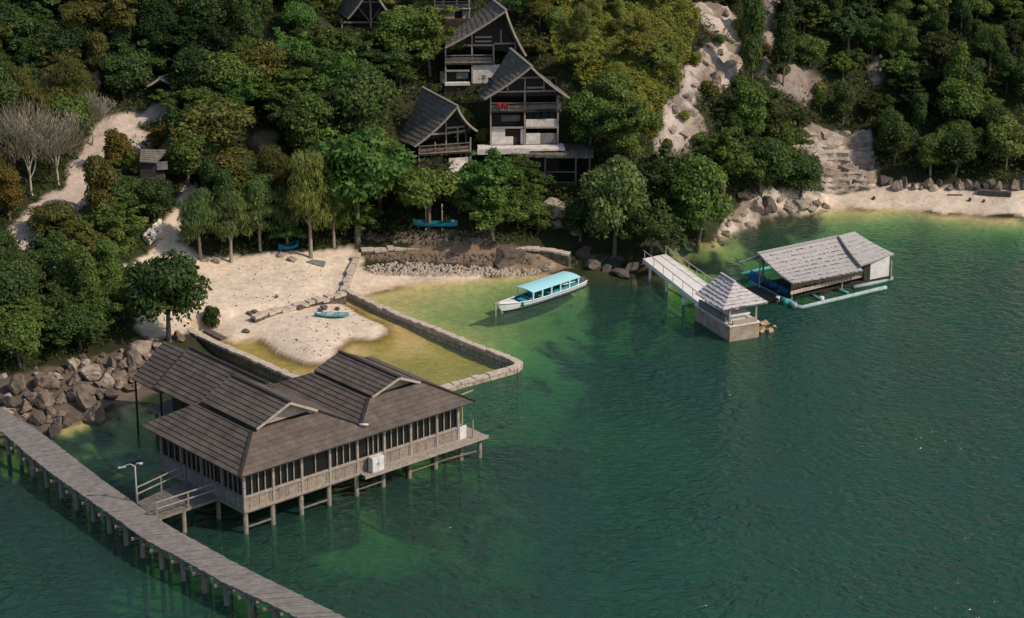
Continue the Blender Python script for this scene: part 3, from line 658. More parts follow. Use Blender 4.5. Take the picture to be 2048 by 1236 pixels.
# ------------------------------------------------------------------ sea walls
def poly_wall(name, label, pts, zt, th, zb, mat, cop=.12, jit=.04, copm='walltop'):
    """masonry wall along photo points (at its top), coping blocks on it"""
    P = [W(a, b, zt if not hasattr(zt, '__len__') else zt[i]) for i, (a, b) in enumerate(pts)]
    r = thing(name, label, 'wall', P[len(P)//2]*(1, 1, 0), 0)
    b_ = MB(); c_ = MB()
    for a, b in zip(P[:-1], P[1:]):
        d = b-a; L = np.linalg.norm(d); n_ = max(1, int(L/.45)); side = nrm((-d[1], d[0], 0))
        q = [a+side*th/2, a-side*th/2, b-side*th/2, b+side*th/2]
        zt0, zt1 = a[2]-cop, b[2]-cop
        lo = [np.array((p[0], p[1], zb)) for p in q]; hi = [np.array((q[0][0], q[0][1], zt0)), np.array((q[1][0], q[1][1], zt0)), np.array((q[2][0], q[2][1], zt1)), np.array((q[3][0], q[3][1], zt1))]
        for k in range(4): b_.face([lo[k], lo[(k+1) % 4], hi[(k+1) % 4], hi[k]])
        for k in range(n_):
            s0 = a+d*(k+.03)/n_; s1 = a+d*(k+.97)/n_; w = th/2+random.uniform(0, jit*1.6); z = random.uniform(-jit, jit)
            sh = side*random.uniform(-jit, jit)
            c_.slab([p+np.array((0, 0, z))+sh for p in (s0+side*w, s0-side*w, s1-side*w, s1+side*w)], cop+.03)
    b_.build('masonry', mat, r, world=True); c_.build('coping', M[copm], r, world=True); return r
poly_wall('sea_wall', 'pale stone sea wall between the walled pool and the open bay, with a bend at its far corner', [(690, 578), (760, 611), (830, 640), (905, 670), (975, 698), (1028, 717), (1040, 724), (1030, 733), (960, 752), (890, 771), (820, 794)], .42, .38, -3.2, M['wallstone'])
poly_wall('sea_wall', 'low sea wall with the shade of its face painted dark and a pale coping behind the rear roof of the stilt house', [(376, 656), (430, 683), (500, 713), (560, 739), (600, 757), (640, 776)], .75, .42, -1.6, M['wallstone_dk'])  # dark masonry has the shade of the near face put into its colour
poly_wall('beach_wall', 'pale stone wall running up the beach from the sea wall corner to the trees', [(688, 578), (696, 556), (704, 532), (716, 504)], [.62, .8, 1.0, 1.25], .38, -.3, M['wallstone'], jit=.05)
poly_wall('retaining_wall', 'long low retaining wall behind the stony beach, edging the shore path', [(722, 498), (800, 494), (900, 492), (1000, 493), (1080, 496), (1140, 504)], [1.38, 1.36, 1.34, 1.34, 1.3, 1.2], .6, -.4, M['wallstone_dk'], jit=.06)
# ------------------------------------------------------------------ pier and its shelter
ZP = 1.0
pr = [W(1287, 517, ZP), W(1330, 508, ZP), W(1428, 578, ZP), W(1408, 612, ZP)]
pier = thing('pier', 'pale concrete pier with thin side railings leading from the trees to the thatched shelter', 'pier', (pr[0]+pr[2])/2*(1, 1, 0), 0)
nS = 7; mb = MB()
for k in range(nS):
    a, b = k/nS, (k+.985)/nS
    mb.slab([lerp(pr[0], pr[3], a), lerp(pr[0], pr[3], b), lerp(pr[1], pr[2], b), lerp(pr[1], pr[2], a)], .16)
mb.build('deck', M['concrete'], pier, world=True)
for (a, b), s in (((pr[0], pr[3]), 0), ((pr[1], pr[2]), 1)):
    MB().beam(a-(0, 0, .14), b-(0, 0, .14), .12, .3).build('side_beam', M['concrete'], pier, world=True)
    for z in (.58,): MB().beam(a+(0, 0, z), b+(0, 0, z), .045).build('rail', M['metal'], pier, world=True)
    for k in range(7): p = lerp(a, b, .02+k*.16); MB().beam(p, p+(0, 0, .58), .045).build('rail_post', M['metal'], pier, world=True)
    for t in (.12, .4, .68, .94): p = lerp(a, b, t); MB().tube([p*(1, 1, 0)-(0, 0, 3), p-(0, 0, .2)], .1, 8).build('pile', M['white'], pier, world=True)
so_ = W(1459, 684, 0); hr = R(24.8)
HT = thing('pier_shelter', 'small thatched shelter on a stone block at the end of the pier', 'shelter', so_, hr)
MB().box(0, 2.15, 0, 4.6, -4.5, .98).build('stone_block', M['block'], HT)
MB().box(-.04, 2.2, -.04, 4.64, .98, 1.06).build('floor_slab', M['plaster'], HT)
for x in (.12, 2.05):
    for y in (.3, 3.4): MB().beam((x, y, 1.05), (x, y, 2.3), .1).build('roof_post', M['cream'], HT)
MB().box(.05, .2, .7, 4.2, 1.06, 1.5).build('side_parapet', M['conc_grey'], HT)
MB().box(.25, 2.0, .05, .2, 1.06, 1.34).build('front_parapet', M['cream'], HT)
MB().box(.3, 1.75, .5, 1.3, 1.48, 1.6).box(.5, 1.5, .7, 1.1, 1.06, 1.48).build('stone_table', M['concrete'], HT)
er = 2.22; F_, Rr, Bk, Lf = (-.55, .05, er), (2.75, .05, er), (2.75, 3.55, er), (-.55, 3.55, er); r1, r2 = (1.1, 1.5, er+1.18), (1.1, 3.2, er+1.22)
mb = MB(); hrn = random.Random(3)
patch(mb, Lf, F_, r2, r1, 7, .06, 12, .03, .05, .12, hrn); patch(mb, F_, Rr, r1, r1, 7, .06, 10, .03, .05, .12, hrn)
patch(mb, Rr, Bk, r1, r2, 9, .07, 10, .03, .05, .12, hrn); patch(mb, Bk, Lf, r2, r2, 9, .07, 10, .03, .05, .12, hrn)
mb.build('thatched_roof', M['thatch_hut'], HT)
MB().beam((1.1, 1.45, er+1.22), (1.1, 3.25, er+1.26), .16, .08).build('ridge_cap', M['thatch'], HT)

# ------------------------------------------------------------------ floating house
fo = W(1590, 600, 0); fr_ = R(30)
FH = thing('floating_house', 'floating house with a big grey thatched roof and turquoise pontoons, beside the pier', 'floating house', fo, fr_)
def fl(px, py, z):
    p = W(px, py, z)-fo; c, s = math.cos(-fr_), math.sin(-fr_); return np.array([p[0]*c-p[1]*s, p[0]*s+p[1]*c, p[2]])
rdL, rdR = fl(1518, 507, 2.75), fl(1679, 473, 2.8); efL, efR = fl(1586, 567, 1.42), fl(1726, 541, 1.45)
ebL, ebR = fl(1485, 526, 2.1), fl(1650, 489, 2.1)
ebL[1] = max(ebL[1], rdL[1]+.9); ebR = ebL+(rdR-rdL); 
frn = random.Random(8); mb = MB()
patch(mb, efL, efR, rdL, rdR, 9, .03, 48, .16, .09, .1, frn); patch(mb, ebR, ebL, rdR, rdL, 4, .035, 10, .05, .05, .08, frn)
mb.build('thatched_roof', M['thatch'], FH)
sR0, sR1 = fl(1677, 471, 2.95), fl(1709, 463, 3.0); sE0, sE1 = fl(1722, 531.5, 1.75), fl(1789, 508, 1.85)
sB0 = sR0+(ebL-rdL)*(.8, .8, .6); sB1 = sR1+(ebL-rdL)*(.8, .8, .6)
mb = MB(); patch(mb, sE0, sE1, sR0, sR1, 8, .035, 10, .08, .05, .1, frn); patch(mb, sB1, sB0, sR1, sR0, 4, .035, 5, .03, .04, .08, frn)
mb.build('end_roof', M['thatch'], FH)
MB().beam(rdL+(-.1, 0, .05), rdR+(0, 0, .05), .22, .08).build('ridge_cap', M['thatch'], FH)
fx0, fx1 = efL[0]+.1, sE1[0]-.3; fy0 = efL[1]+.35; fy1 = ebL[1]-.3
MB().box(fx0, fx1, fy0, fy1, .28, .42).build('floor', M['wood_dark'], FH)
for x in (fx0+.1, (fx0+fx1)/2, fx1-.1):
    MB().beam((x, fy0, .2), (x, fy0, 1.5), .09).build('roof_post', M['wood_pale'], FH); MB().beam((x, fy1, .2), (x, fy1, 2.1), .09).build('roof_post', M['wood'], FH)
pk = rdL+(.12, 0, 0); MB().beam((pk[0], pk[1], .3), (pk[0], pk[1], 2.68), .08).build('roof_post', M['wood_pale'], FH)
MB().beam(fl(1581, 586, .78), fl(1723, 551, .80), .06, .24).build('rail_board', M['rail_pink'], FH)
fg = MB()
for k in range(90):
    t = k/90; p = lerp(efL, efR, t)+(0, .0, -.07); L = random.uniform(.2, .46); fg.face([p, p+(.075, 0, 0), p+(.06, .03, -L), p+(.01, .03, -L*.8)])
fg.build('thatch_fringe', M['fringe'], FH)
MB().box(fx0+1.2, efR[0]-.1, fy0+1.4, fy0+1.48, .42, 1.9).build('inner_wall', M['wood_dark'], FH)
# white cabin below the end roof
c0, c1 = fl(1741, 559, .42), fl(1772, 547, .55)
MB().box(c0[0]-.05, c1[0]+.1, c0[1], c0[1]+1.5, .42, 1.8).build('cabin_wall', M['white'], FH)
MB().box(c0[0]-.62, c0[0]-.12, c0[1]-.02, c0[1]+.05, .42, 1.75).build('door', M['wood_dark'], FH)
# pontoons and pipes
def pt_(pts, r, name, mat, n_=10): MB().tube([fl(a, b, .12) for a, b in pts], r, n_).build(name, mat, FH)
pt_([(1580, 604), (1588, 612), (1604, 615), (1640, 606), (1700, 592), (1745, 581), (1772, 575)], .14, 'pontoon', M['float'])
pt_([(1706, 575), (1742, 567), (1784, 556)], .15, 'pontoon', M['float'])
pt_([(1500, 566), (1530, 582), (1562, 598), (1584, 606)], .2, 'pontoon', M['aqua'])
pt_([(1482, 548), (1516, 540), (1546, 534)], .12, 'pontoon', M['aqua'])
for a, b in (((1620, 588), (1642, 599)), ((1666, 575), (1696, 586)), ((1698, 569), (1712, 574)), ((1722, 560), (1736, 569))): pt_([a, b], .1, 'cross_pipe', M['aqua'])
for (a, b), c in (((1644, 596), 'white'), ((1556, 595), 'white'), ((1572, 601), 'aqua'), ((1590, 608), 'float')):
    p = fl(a, b, .3); MB().tube([p-(0, 0, .28), p+(0, 0, .1)], [.17, .15], 10).build('buoy', M[c], FH)
tb_ = MB(); g_ = []
for i in range(15):
    t = i/14; p = lerp(fl(1497, 561, 0), fl(1574, 601, 0), t); g_.append([p+(0, 0, .05), p+(.12*math.sin(i*2.1), 0, .42+.1*math.sin(i*1.7)), p+(.5, .45, .55+.08*math.sin(i*2.9))])
tb_.grid(g_); tb_.build('blue_tarpaulin', M['tarp'], FH)
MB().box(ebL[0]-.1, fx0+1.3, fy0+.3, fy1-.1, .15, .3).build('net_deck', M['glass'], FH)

# ------------------------------------------------------------------ boats
bo = W(1004.5, 623, 0); be = W(1157, 571.5, 0); ba = math.atan2(be[1]-bo[1], be[0]-bo[0]); BL = np.hypot(*(be-bo)[:2])+.45
BT = thing('passenger_boat', 'white wooden passenger boat with a pale turquoise canopy moored in the bay', 'boat', bo, ba)
def hull_rows():
    rows = []; n_ = 26
    for i in range(n_+1):
        t = i/n_; x = -.5+t*(BL+.35); w = .78*min(1, (math.sin(min(1, t*1.9)*math.pi/2))**.8)*(1-.35*max(0, (t-.72)/.28)**2)
        sheer = .46+.26*max(0, 1-t*2.6)**2+.10*max(0, t-.6)**2; rake = .45*max(0, 1-t*5)
        rows.append((x, max(w, .02), sheer, rake))
    return rows
hr_ = hull_rows(); P = []
for x, w, s, rk in hr_:
    prof = [(-1, s), (-.97, s*.55), (-.86, .1), (-.55, -.16), (0, -.3), (.55, -.16), (.86, .1), (.97, s*.55), (1, s)]
    P.append([(x+rk*(1-max(0, z)/s), y*w, z) for y, z in prof])
hb = MB().grid(P); hb.face([P[-1][k] for k in range(9)]); hull = hb.build('hull', M['boat_white'], BT)
Q = [[(x+rk*(1-max(0, z)/s)-.0, y*w*1.012, z) for y, z in ((-.9, .06), (-.86, -.02), (-.55, -.17), (0, -.31), (.55, -.17), (.86, -.02), (.9, .06))] for x, w, s, rk in hr_]
MB().grid(Q).build('bottom_paint', M['boat_red'], BT)
rub = [[(x, sg*(w+.03), s-.03) for x, w, s, rk in hr_] for sg in (-1, 1)]
for r_ in rub: MB().tube(r_, .035, 6).build('gunwale', M['boat_white'], BT)
fd = [[(x, -w*.95, s-.02), (x, 0, s+.05), (x, w*.95, s-.02)] for x, w, s, rk in hr_ if x < 1.35]; MB().grid(fd).build('fore_deck', M['boat_white'], BT)
cb = [[(x, -w*.93, s-.05), (x, -w*.9, .12), (x, w*.9, .12), (x, w*.93, s-.05)] for x, w, s, rk in hr_ if x > 1.2]; MB().grid(cb, False).build('cockpit', M['teal_dark'], BT)
MB().face([(1.3, -.72, .12), (1.3, .72, .12), (1.3, .72, .5), (1.3, -.72, .5)]).build('bulkhead', M['teal'], BT)
for k in range(5): MB().box(2.2+k*.85, 2.5+k*.85, -.6, .6, .18, .42).build('bench', M['teal'], BT)
MB().box(1.45, 1.85, -.45, .1, .12, .5).build('helm_seat', M['teal'], BT)
cx0, cx1, cz = 2.05, 6.65, 1.02; top = []
for i in range(9):
    x = cx0+(cx1-cx0)*i/8; top.append([(x, y, cz+.09*(1-(y/.8)**2)+.02*(i in (0, 8))*0) for y in np.linspace(-.8, .8, 9)])
cm = MB().grid(top); cm.grid([[(p[0], p[1], p[2]-.05) for p in r_][::-1] for r_ in top])
for r_ in (top[0], top[-1]): cm.grid([r_, [(p[0], p[1], p[2]-.05) for p in r_]], False)
for j in (0, 8): cm.grid([[r_[j] for r_ in top], [(r_[j][0], r_[j][1], r_[j][2]-.05) for r_ in top]], False)
cm.build('canopy_roof', M['boat_roof'], BT)
for k in range(6):
    for s in (-1, 1): x = cx0+.12+k*.87; MB().beam((x, s*.71, .4), (x, s*.74, cz), .09).build('canopy_post', M['boat_white'], BT)
for s in (-1, 1): MB().beam((cx0+1.75, s*.70, .48), (cx1-.1, s*.70, .5), .03, .22).build('side_curtain', M['teal'], BT)
MB().box(-.75, -.3, -.09, .09, .66, .74).build('bow_sprit', M['wood_pale'], BT)
MB().tube([(-.62, -.02, .64), (-.85, -.25, .2), (-1.15, -.55, -.6)], .03, 6).build('mooring_rope', M['rope'], BT)
def canoe(name, label, cat, p0, p1, z, wid, dep_, mat, inm, flip=False, mast=None):
    a, b = W(*p0, z), W(*p1, z); L = np.linalg.norm(b-a); r = thing(name, label, cat, (a+b)/2, math.atan2(b[1]-a[1], b[0]-a[0])); P = []; I = []
    for i in range(17):
        t = i/16*2-1; w = wid/2*max(.03, (1-abs(t)**2.6)); s = dep_*(.75+.45*t*t); x = t*L/2
        P.append([(x, -w, s), (x, -w*.9, s*.45), (x, -w*.45, .04), (x, 0, .1*t**4), (x, w*.45, .04), (x, w*.9, s*.45), (x, w, s)])
        I.append([(x, -w*.97, s-.01), (x, -w*.5, s*.55), (x, w*.5, s*.55), (x, w*.97, s-.01)])
    MB().grid(P).build('hull', mat, r); MB().grid(I).build('inside', inm, r)
    return r, L
kz = G(870, 462)[2]+.25
kr, kL = canoe('canoe', 'bright blue canoe resting on posts above the rubble bank', 'canoe', (826, 452), (915, 454), 2.55, .72, .42, M['blue'], M['teal_dark'])
MB().box(kL*.36, kL*.44, -.12, .12, .42, .5).build('stern_seat', M['boat_white'], kr)
for px in (852, 884):
    p = W(px, 456, 2.5); g_ = ground(p[0], p[1]); s_ = thing('mooring_post', 'pale post holding up the blue canoe, %s of the pair' % ('left' if px < 860 else 'right'), 'post', (p[0], p[1]+.45, g_-.3), 0)
    MB().tube([(0, 0, 0), (0, 0, 3.9-g_+.5)], [.07, .055], 7).beam((0, -.75, 2.5-g_+.25), (0, .1, 2.5-g_+.25), .07).build('pole', M['bark_pale'], s_)
dp = G(577, 500)
dr, dL = canoe('dinghy', 'small blue dinghy lying under the trees at the back of the beach', 'dinghy', (557, 502), (598, 494), dp[2]+.1, .85, .42, M['tarp'], M['teal_dark'])
sp_ = G(663, 633)
sb_, sL = canoe('kayak', 'faded turquoise kayak lying on the sand spit', 'kayak', (629, 633), (698, 634), sp_[2]+.04, .72, .26, M['sup'], M['float'])
for x in (-.5, .35): MB().tube([(x+.2*math.cos(t), .15*math.sin(t), .24) for t in np.linspace(0, 2*math.pi, 13)], .025, 5).build('cockpit_rim', M['teal'], sb_)

# ------------------------------------------------------------------ gabled houses on the slope
class House:
    def __init__(s, name, label, base, z0, rot, off, k):
        s.off = off; s.k = k; p = W(*s.px(*base), z0); s.o = p; s.rz = R(rot); s.root = thing(name, label, 'house', p, s.rz)
    def px(s, x, y): return s.off[0]+x*s.k, s.off[1]+y*s.k
    def at(s, x, y, yl=0.0):
        """local point on the upright plane yl metres behind the house front that the photo shows there"""
        px, py = s.px(x, y); d = FW*F+RT*(px-1024)-UP*(py-618); n = np.array([-math.sin(s.rz), math.cos(s.rz), 0])
        t = ((s.o-CAM)@n+yl)/(d@n); p = CAM+d*t-s.o; c, q = math.cos(-s.rz), math.sin(-s.rz)
        return np.array([p[0]*c-p[1]*q, p[0]*q+p[1]*c, p[2]])
    def post(s, x, y0, y1, w=.11, m='wood_pale', yl=0., name='post'):
        a, b = s.at(x, y0, yl), s.at(x, y1, yl); b[0] = a[0]; MB().beam(a, b, w).build(name, M[m], s.root)
    def beam(s, x0, y0, x1, y1, h=.12, m='wood_pale', yl=-.03, name='beam'):
        MB().beam(s.at(x0, y0, yl), s.at(x1, y1, yl), .1, h).build(name, M[m], s.root)
    def rail(s, x0, y0, x1, y1, yb, nb=9):
        a, b = s.at(x0, y0, -.12), s.at(x1, y1, -.12); h = a[2]-s.at(x0, yb, -.12)[2]; mb = MB().beam(a, b, .06, .06)
        mb.beam(a-(0, 0, h*.5), b-(0, 0, h*.5), .04, .04)
        for i in range(0, nb+1, 2): p = lerp(a, b, i/nb); mb.beam(p-(0, 0, h), p, .03)
        MB().box(a[0]+.05, b[0]-.05, .02, .06, a[2]-h, a[2]-h*.35).build('balcony_panel', M['balcony'], s.root)
        mb.build('balcony_railing', M['wood'], s.root)
        MB().box(a[0], b[0], -.16, 2.4, a[2]-h-.16, a[2]-h-.04).build('floor', M['wood_dark'], s.root)
    def panel(s, x0, y0, x1, y1, m, yl=.05, name='wall', th=.1):
        a, b = s.at(x0, y1, yl), s.at(x1, y0, yl); MB().box(a[0], b[0], yl, yl+th, a[2], b[2]).build(name, M[m], s.root)
    def body(s, x0, x1, y0, y1, depth=3.0, m='wood_dark', fd=3.0):
        a, b = s.at(x0, y1), s.at(x1, y0)
        mb = MB().box(a[0], b[0], depth-.1, depth, a[2], b[2]).box(a[0], a[0]+.06, 1.3, depth-.1, a[2], b[2]).box(b[0]-.06, b[0], 1.3, depth-.1, a[2], b[2])
        mb.build('back_wall', M[m], s.root); MB().box(a[0]-.1, b[0]+.1, -.1, depth, a[2]-fd, a[2]).build('foundation', M['mud'], s.root)
    def roof(s, pk, tl, tr, bk, bl, yf=-1.0, yt=-.6, yb=3.0, n=11, sag=.12, m='roof_grey', seed=1):
        P, L, Rr, B, BL_ = s.at(*pk, yf), s.at(*tl, yt), s.at(*tr, yt), s.at(*bk, yb), s.at(*bl, yb); BR = Rr+(B-P); rn = random.Random(seed)
        mb = MB(); patch(mb, BL_, L, B, P, n, .035, 16, sag, .05, .12, rn); patch(mb, Rr, BR, P, B, n, .035, 16, sag, .05, .12, rn)
        o = mb.build('roof', M[m], s.root)
        c_ = (P+L+Rr)/3; MB().face([q*.93+c_*.07+(0, .9, -.12) for q in (L, Rr, P)]).build('gable_wall', M['wood_dark'], s.root)
        MB().beam(P+(0, -.04, .03), B+(0, 0, .03), .22, .08).build('ridge_cap', M['wood'], o)
        for T, sg in ((L, 1), (Rr, -1)):
            pts = []
            for i in range(7):
                t = i/6; d = nrm(np.cross(P-T, B-P)); d = d if d[2] > 0 else -d; pts.append(lerp(T, P, t)-d*(sag*4*t*(1-t)+.03)+(0, -.04, 0))
            b_ = MB()
            for a, c in zip(pts[:-1], pts[1:]): b_.beam(a, c, .05, .14)
            b_.build('barge_board', M['wood_pale'], o)
G1 = House('gabled_house', 'gabled timber house with red cloths on its balcony and white walls below', (165, 800), 6.0, 4, (940, 90), .2507)
G1.roof((490, 170), (110, 430), (797, 420), (320, 28), (58, 400), -1.1, -.7, 2.9)
G1.body(165, 705, 330, 800, 2.9)
for x, a, b in ((165, 400, 800), (438, 245, 800), (703, 400, 800), (300, 305, 370), (590, 255, 365)): G1.post(x, a, b)
for q in ((205, 374, 715, 364), (168, 527, 728, 522), (172, 661, 425, 658), (350, 262, 580, 256), (455, 340, 590, 337), (440, 658, 700, 656)): G1.beam(*q)
G1.rail(170, 464, 722, 460, 522, 16)
G1.panel(447, 590, 698, 655, 'plaster'); G1.panel(447, 704, 560, 800, 'plaster'); G1.panel(170, 672, 280, 800, 'plaster'); G1.panel(280, 732, 345, 800, 'plaster'); G1.panel(405, 672, 438, 800, 'plaster'); G1.panel(560, 704, 700, 800, 'conc_grey')
for i in range(4):
    x0 = 452+i*60; G1.panel(x0, 536, x0+52, 586, 'glass', .12, 'window', .04)
G1.panel(180, 545, 425, 650, 'wood_dark', .9); G1.panel(250, 560, 400, 610, 'conc_grey', .8, 'window', .05)
G1.panel(282, 676, 403, 730, 'glass', .2, 'window', .05); G1.panel(347, 732, 403, 800, 'wood_dark', .2, 'door', .05)
a, b = G1.at(60, 800), G1.at(745, 800); MB().box(a[0], b[0], -1.3, .2, -.14, 0).build('terrace', M['plaster'], G1.root)
MB().box(a[0]-.1, b[0]-2.6, -1.4, -1.28, -.3, .12).build('terrace_parapet', M['plaster'], G1.root)
for i, (x, w, h) in enumerate(((238, .34, .5), (282, .26, .75))):
    p = G1.at(x, 462, -.18); c = thing('towel', 'red cloth hanging over the balcony rail of the gabled house, ' + ('left of the two' if i == 0 else 'right of the two'), 'cloth', G1.o+np.array([p[0], p[1], p[2]]), G1.rz)
    MB().grid([[(-w/2+w*j/6, .03*math.sin(j*1.7)+y, z) for j in range(7)] for y, z in ((.07, -.2), (.05, .04), (-.03, .05), (-.05, -.15), (-.045, -h*.6))]).build('cloth', M['red'], c)
G2 = House('gabled_house', 'tall gabled timber house directly behind the house with the red cloths', (1135, 905), 9.3, 4, (680, 0), .18555)
G2.roof((1790, 110), (1130, 510), (2010, 600), (1640, -5), (1190, 345), -1.2, -.7, 2.8, seed=2)
G2.body(1140, 1900, 470, 905, 2.8)
for x, a, b in ((1137, 500, 905), (1422, 350, 890), (1655, 480, 690), (1735, 285, 475), (1890, 480, 900)): G2.post(x, a, b)
for q in ((1170, 487, 1660, 486), (1660, 470, 1890, 466), (1135, 682, 1650, 668), (1135, 764, 1395, 762), (1455, 400, 1635, 398), (1455, 446, 1635, 444)): G2.beam(*q)
G2.rail(1142, 600, 1650, 592, 676, 12)
G2.panel(1430, 695, 1900, 905, 'plaster'); G2.panel(1145, 770, 1390, 890, 'wood_dark', .4); G2.panel(1255, 780, 1380, 850, 'conc_grey', .32, 'window', .05); G2.panel(1130, 892, 1400, 925, 'white', -.3, 'plinth', .4)
G2.panel(1080, 770, 1130, 900, 'conc_grey', .2)
G3 = House('gabled_house', 'gabled timber house lowest on the slope with a sagging patched roof behind green trees', (549, 1040), 4.9, 13, (660, 0), .3237)
G3.roof((787, 655), (520, 905), (912, 808), (570, 540), (402, 852), -1.0, -.6, 3.2, 11, .2, seed=3)
G3.body(552, 865, 860, 1040, 3.0)
for x, a, b in ((549, 880, 1060), (716, 725, 960), (788, 790, 900), (868, 850, 1000), (650, 880, 960)): G3.post(x, a, b, .09)
for q in ((585, 832, 722, 822), (722, 790, 830, 780), (550, 955, 873, 930), (722, 822, 835, 806)): G3.beam(*q)
G3.rail(555, 905, 862, 880, 950, 10)
G3.panel(735, 970, 868, 1015, 'plaster'); G3.panel(560, 970, 700, 1030, 'conc_grey', .3)
MB().beam(G3.at(742, 1075, -1.5), G3.at(806, 992, -.2), .8, .12).build('outer_stair', M['plaster'], G3.root)
G4 = House('gabled_house', 'timber gable with king post and braces at the top edge, left of other houses', (100, 300), 12.3, 3, (680, 0), .18555)
G4.roof((335, -170), (80, 200), (622, 245), (190, -290), (-40, 110), -1.0, -.6, 2.8, seed=4)
G4.body(20, 600, 250, 300, 2.6)
G4.post(325, -120, 300, .13)
for q in ((0, 240, 612, 238), (200, 20, 450, 20)): G4.beam(*q, h=.14, m='wood')
for a, b in (((195, 75), (312, 220)), ((445, 75), (345, 218))): MB().beam(G4.at(*a, 0), G4.at(*b, 0), .08).build('brace', M['wood'], G4.root)
for x in (20, 600): G4.post(x, 200, 300)
G5 = House('gabled_house', 'timber house with white balcony beam, cut by the top edge above the tall gabled house', (1060, 205), 13.2, 3, (680, 0), .18555)
G5.roof((1230, -330), (940, -60), (1480, -70), (1120, -430), (850, -150), -1.0, -.6, 2.6, seed=5)
G5.body(1020, 1390, -50, 205, 2.6)
for x, a, b in ((1020, -60, 100), (1115, -60, 105), (1392, -60, 205), (1260, -60, 100)): G5.post(x, a, b)
G5.beam(1010, 102, 1405, 95, m='white'); G5.rail(1020, 20, 1395, 16, 95, 10)
G5.panel(1050, 110, 1235, 205, 'cream'); G5.panel(1320, 110, 1385, 205, 'cream'); G5.panel(1235, 120, 1320, 205, 'wood_dark', .3, 'door', .05)
PV = House('pavilion', 'dark open pavilion with a flat grey roof below the house with the red cloths', (600, 1110), 3.4, -4, (940, 90), .2507)
PV.body(560, 960, 905, 1110, 3.2)
a, b = PV.at(440, 872, -.4), PV.at(985, 900, -.4); rn = random.Random(5); mb = MB()
for i in range(14):
    x0, x1 = a[0]+(b[0]-a[0])*i/14, a[0]+(b[0]-a[0])*(i+.96)/14; j = rn.uniform(-.06, .03); mb.box(x0, x1, -.5+j, 3.3, (a[2]+b[2])/2-.12+rn.uniform(-.02, .02), (a[2]+b[2])/2+.1+rn.uniform(-.03, .02))
mb.build('flat_roof', M['roof_grey'], PV.root)
for x in (600, 845, 955): PV.post(x, 900, 1115, .13, 'wood')
for q in ((600, 1012, 850, 1012), (590, 1096, 850, 1096)): PV.beam(*q, h=.07, m='wood')
HU = House('hut', 'small dark hut with a grey roof among the trees left of centre', (868, 790), 6.3, 12, (0, 100), .3237)
HU.body(868, 1010, 700, 790, 1.8)
P0, P1, P2, P3 = HU.at(862, 690, -.3), HU.at(968, 697, -.3), HU.at(1035, 615, 1.2), HU.at(868, 612, 1.2); mb = MB(); patch(mb, P0, P1, P3, P2, 6, .03, 6, 0, .03, .08); mb.build('roof', M['roof_grey'], HU.root)
HU.panel(868, 700, 962, 790, 'wood_dark', 0); HU.panel(970, 690, 1035, 742, 'conc_grey', .3)
H2 = House('hut', 'grey hut roof just showing between tall trees in the upper left', (930, 290), 9.5, 20, (0, 100), .3237)
H2.body(990, 1080, 215, 250, 1.6, fd=.8); H2.roof((985, 172), (905, 222), (1075, 215), (1075, 140), (995, 190), -.3, -.2, 1.3, 7, .03, seed=9)

# ------------------------------------------------------------------ steps, ledges, timber and other small things by the shore
rn = random.Random(21)
TR = thing('stone_ledges', 'stepped pale limestone ledges rising from the back of the right hand beach', 'rock ledges', G(1695, 380), 0)
LED = [(1606, 1744, 296), (1610, 1748, 311), (1618, 1750, 326), (1632, 1748, 340), (1640, 1750, 354), (1644, 1754, 367), (1648, 1760, 379)]
for i, (xl, xr, y) in enumerate(LED):
    pts = []; nn = 16
    for k in range(nn+1):
        p = G(xl+(xr-xl)*k/nn, y+rn.uniform(-2.5, 2.5)+2*math.sin(k*1.1+i)); pts.append(p)
    zt = sum(p[2] for p in pts)/len(pts)+.2; back = [p+np.array((0, 1.7, 0)) for p in pts[::-1]]
    MB().prism([(p[0], p[1]+rn.uniform(-.07, .07)) for p in pts]+[(p[0], p[1]) for p in back], zt-1.4, zt).build('ledge', M['rock_pale'], TR, world=True)
ST = thing('steps', 'brown earth steps climbing beside the pale ramp on the left of the beach', 'steps', G(368, 452), R(10))
for k in range(6):
    p = G(362+k*3.2, 458-k*9.5); MB().box(p[0]-.1, p[0]+1.0, p[1], p[1]+.55, p[2]-.4, p[2]+.16).build('step', M['mud'], ST, world=True)
rp = [G(285, 478), G(300, 490), G(325, 462), G(323, 442)]
RA = thing('ramp', 'pale concrete ramp at the left end of the beach below the earth steps', 'ramp', rp[0], 0)
MB().slab([p+np.array((0, 0, .3)) for p in rp], .6).build('slab', M['concrete'], RA, world=True)
def timber(label, a, b, w=.3, h=.14, m='drift', name='timber', cat='timber'):
    p, q = G(*a), G(*b); r = thing(name, label, cat, (p+q)/2, 0)
    MB().beam(p+(0, 0, h*.4), q+(0, 0, h*.4), w, h).build('board', M[m], r, world=True)
timber('dark plank lying on the sand spit, left of the pair', (496, 626), (520, 640)); timber('dark plank lying on the sand spit, right of the pair', (506, 623), (531, 636))
timber('dark plank lying beside the low sea wall near the big rounded tree', (412, 662), (448, 680), .5)
timber('fallen dark log at the back of the right hand beach', (1955, 387), (2022, 392), .4, .35, 'drift', 'log', 'log')
timber('thin grey branch washed up on the right hand beach', (1895, 391), (1925, 391), .1, .1, 'drift', 'log', 'branch')
timber('dark driftwood on the stony beach behind the boat', (795, 522), (812, 530), .25, .2, 'drift', 'log', 'driftwood')
p = [G(612, 525), G(648, 535), G(652, 524), G(626, 520)]; gs = thing('ground_sheet', 'grey sheet spread flat on the sand near the beach trees', 'sheet', p[0], 0)
MB().slab([q+np.array((0, 0, .06)) for q in p], .05).build('sheet', M['conc_grey'], gs, world=True)
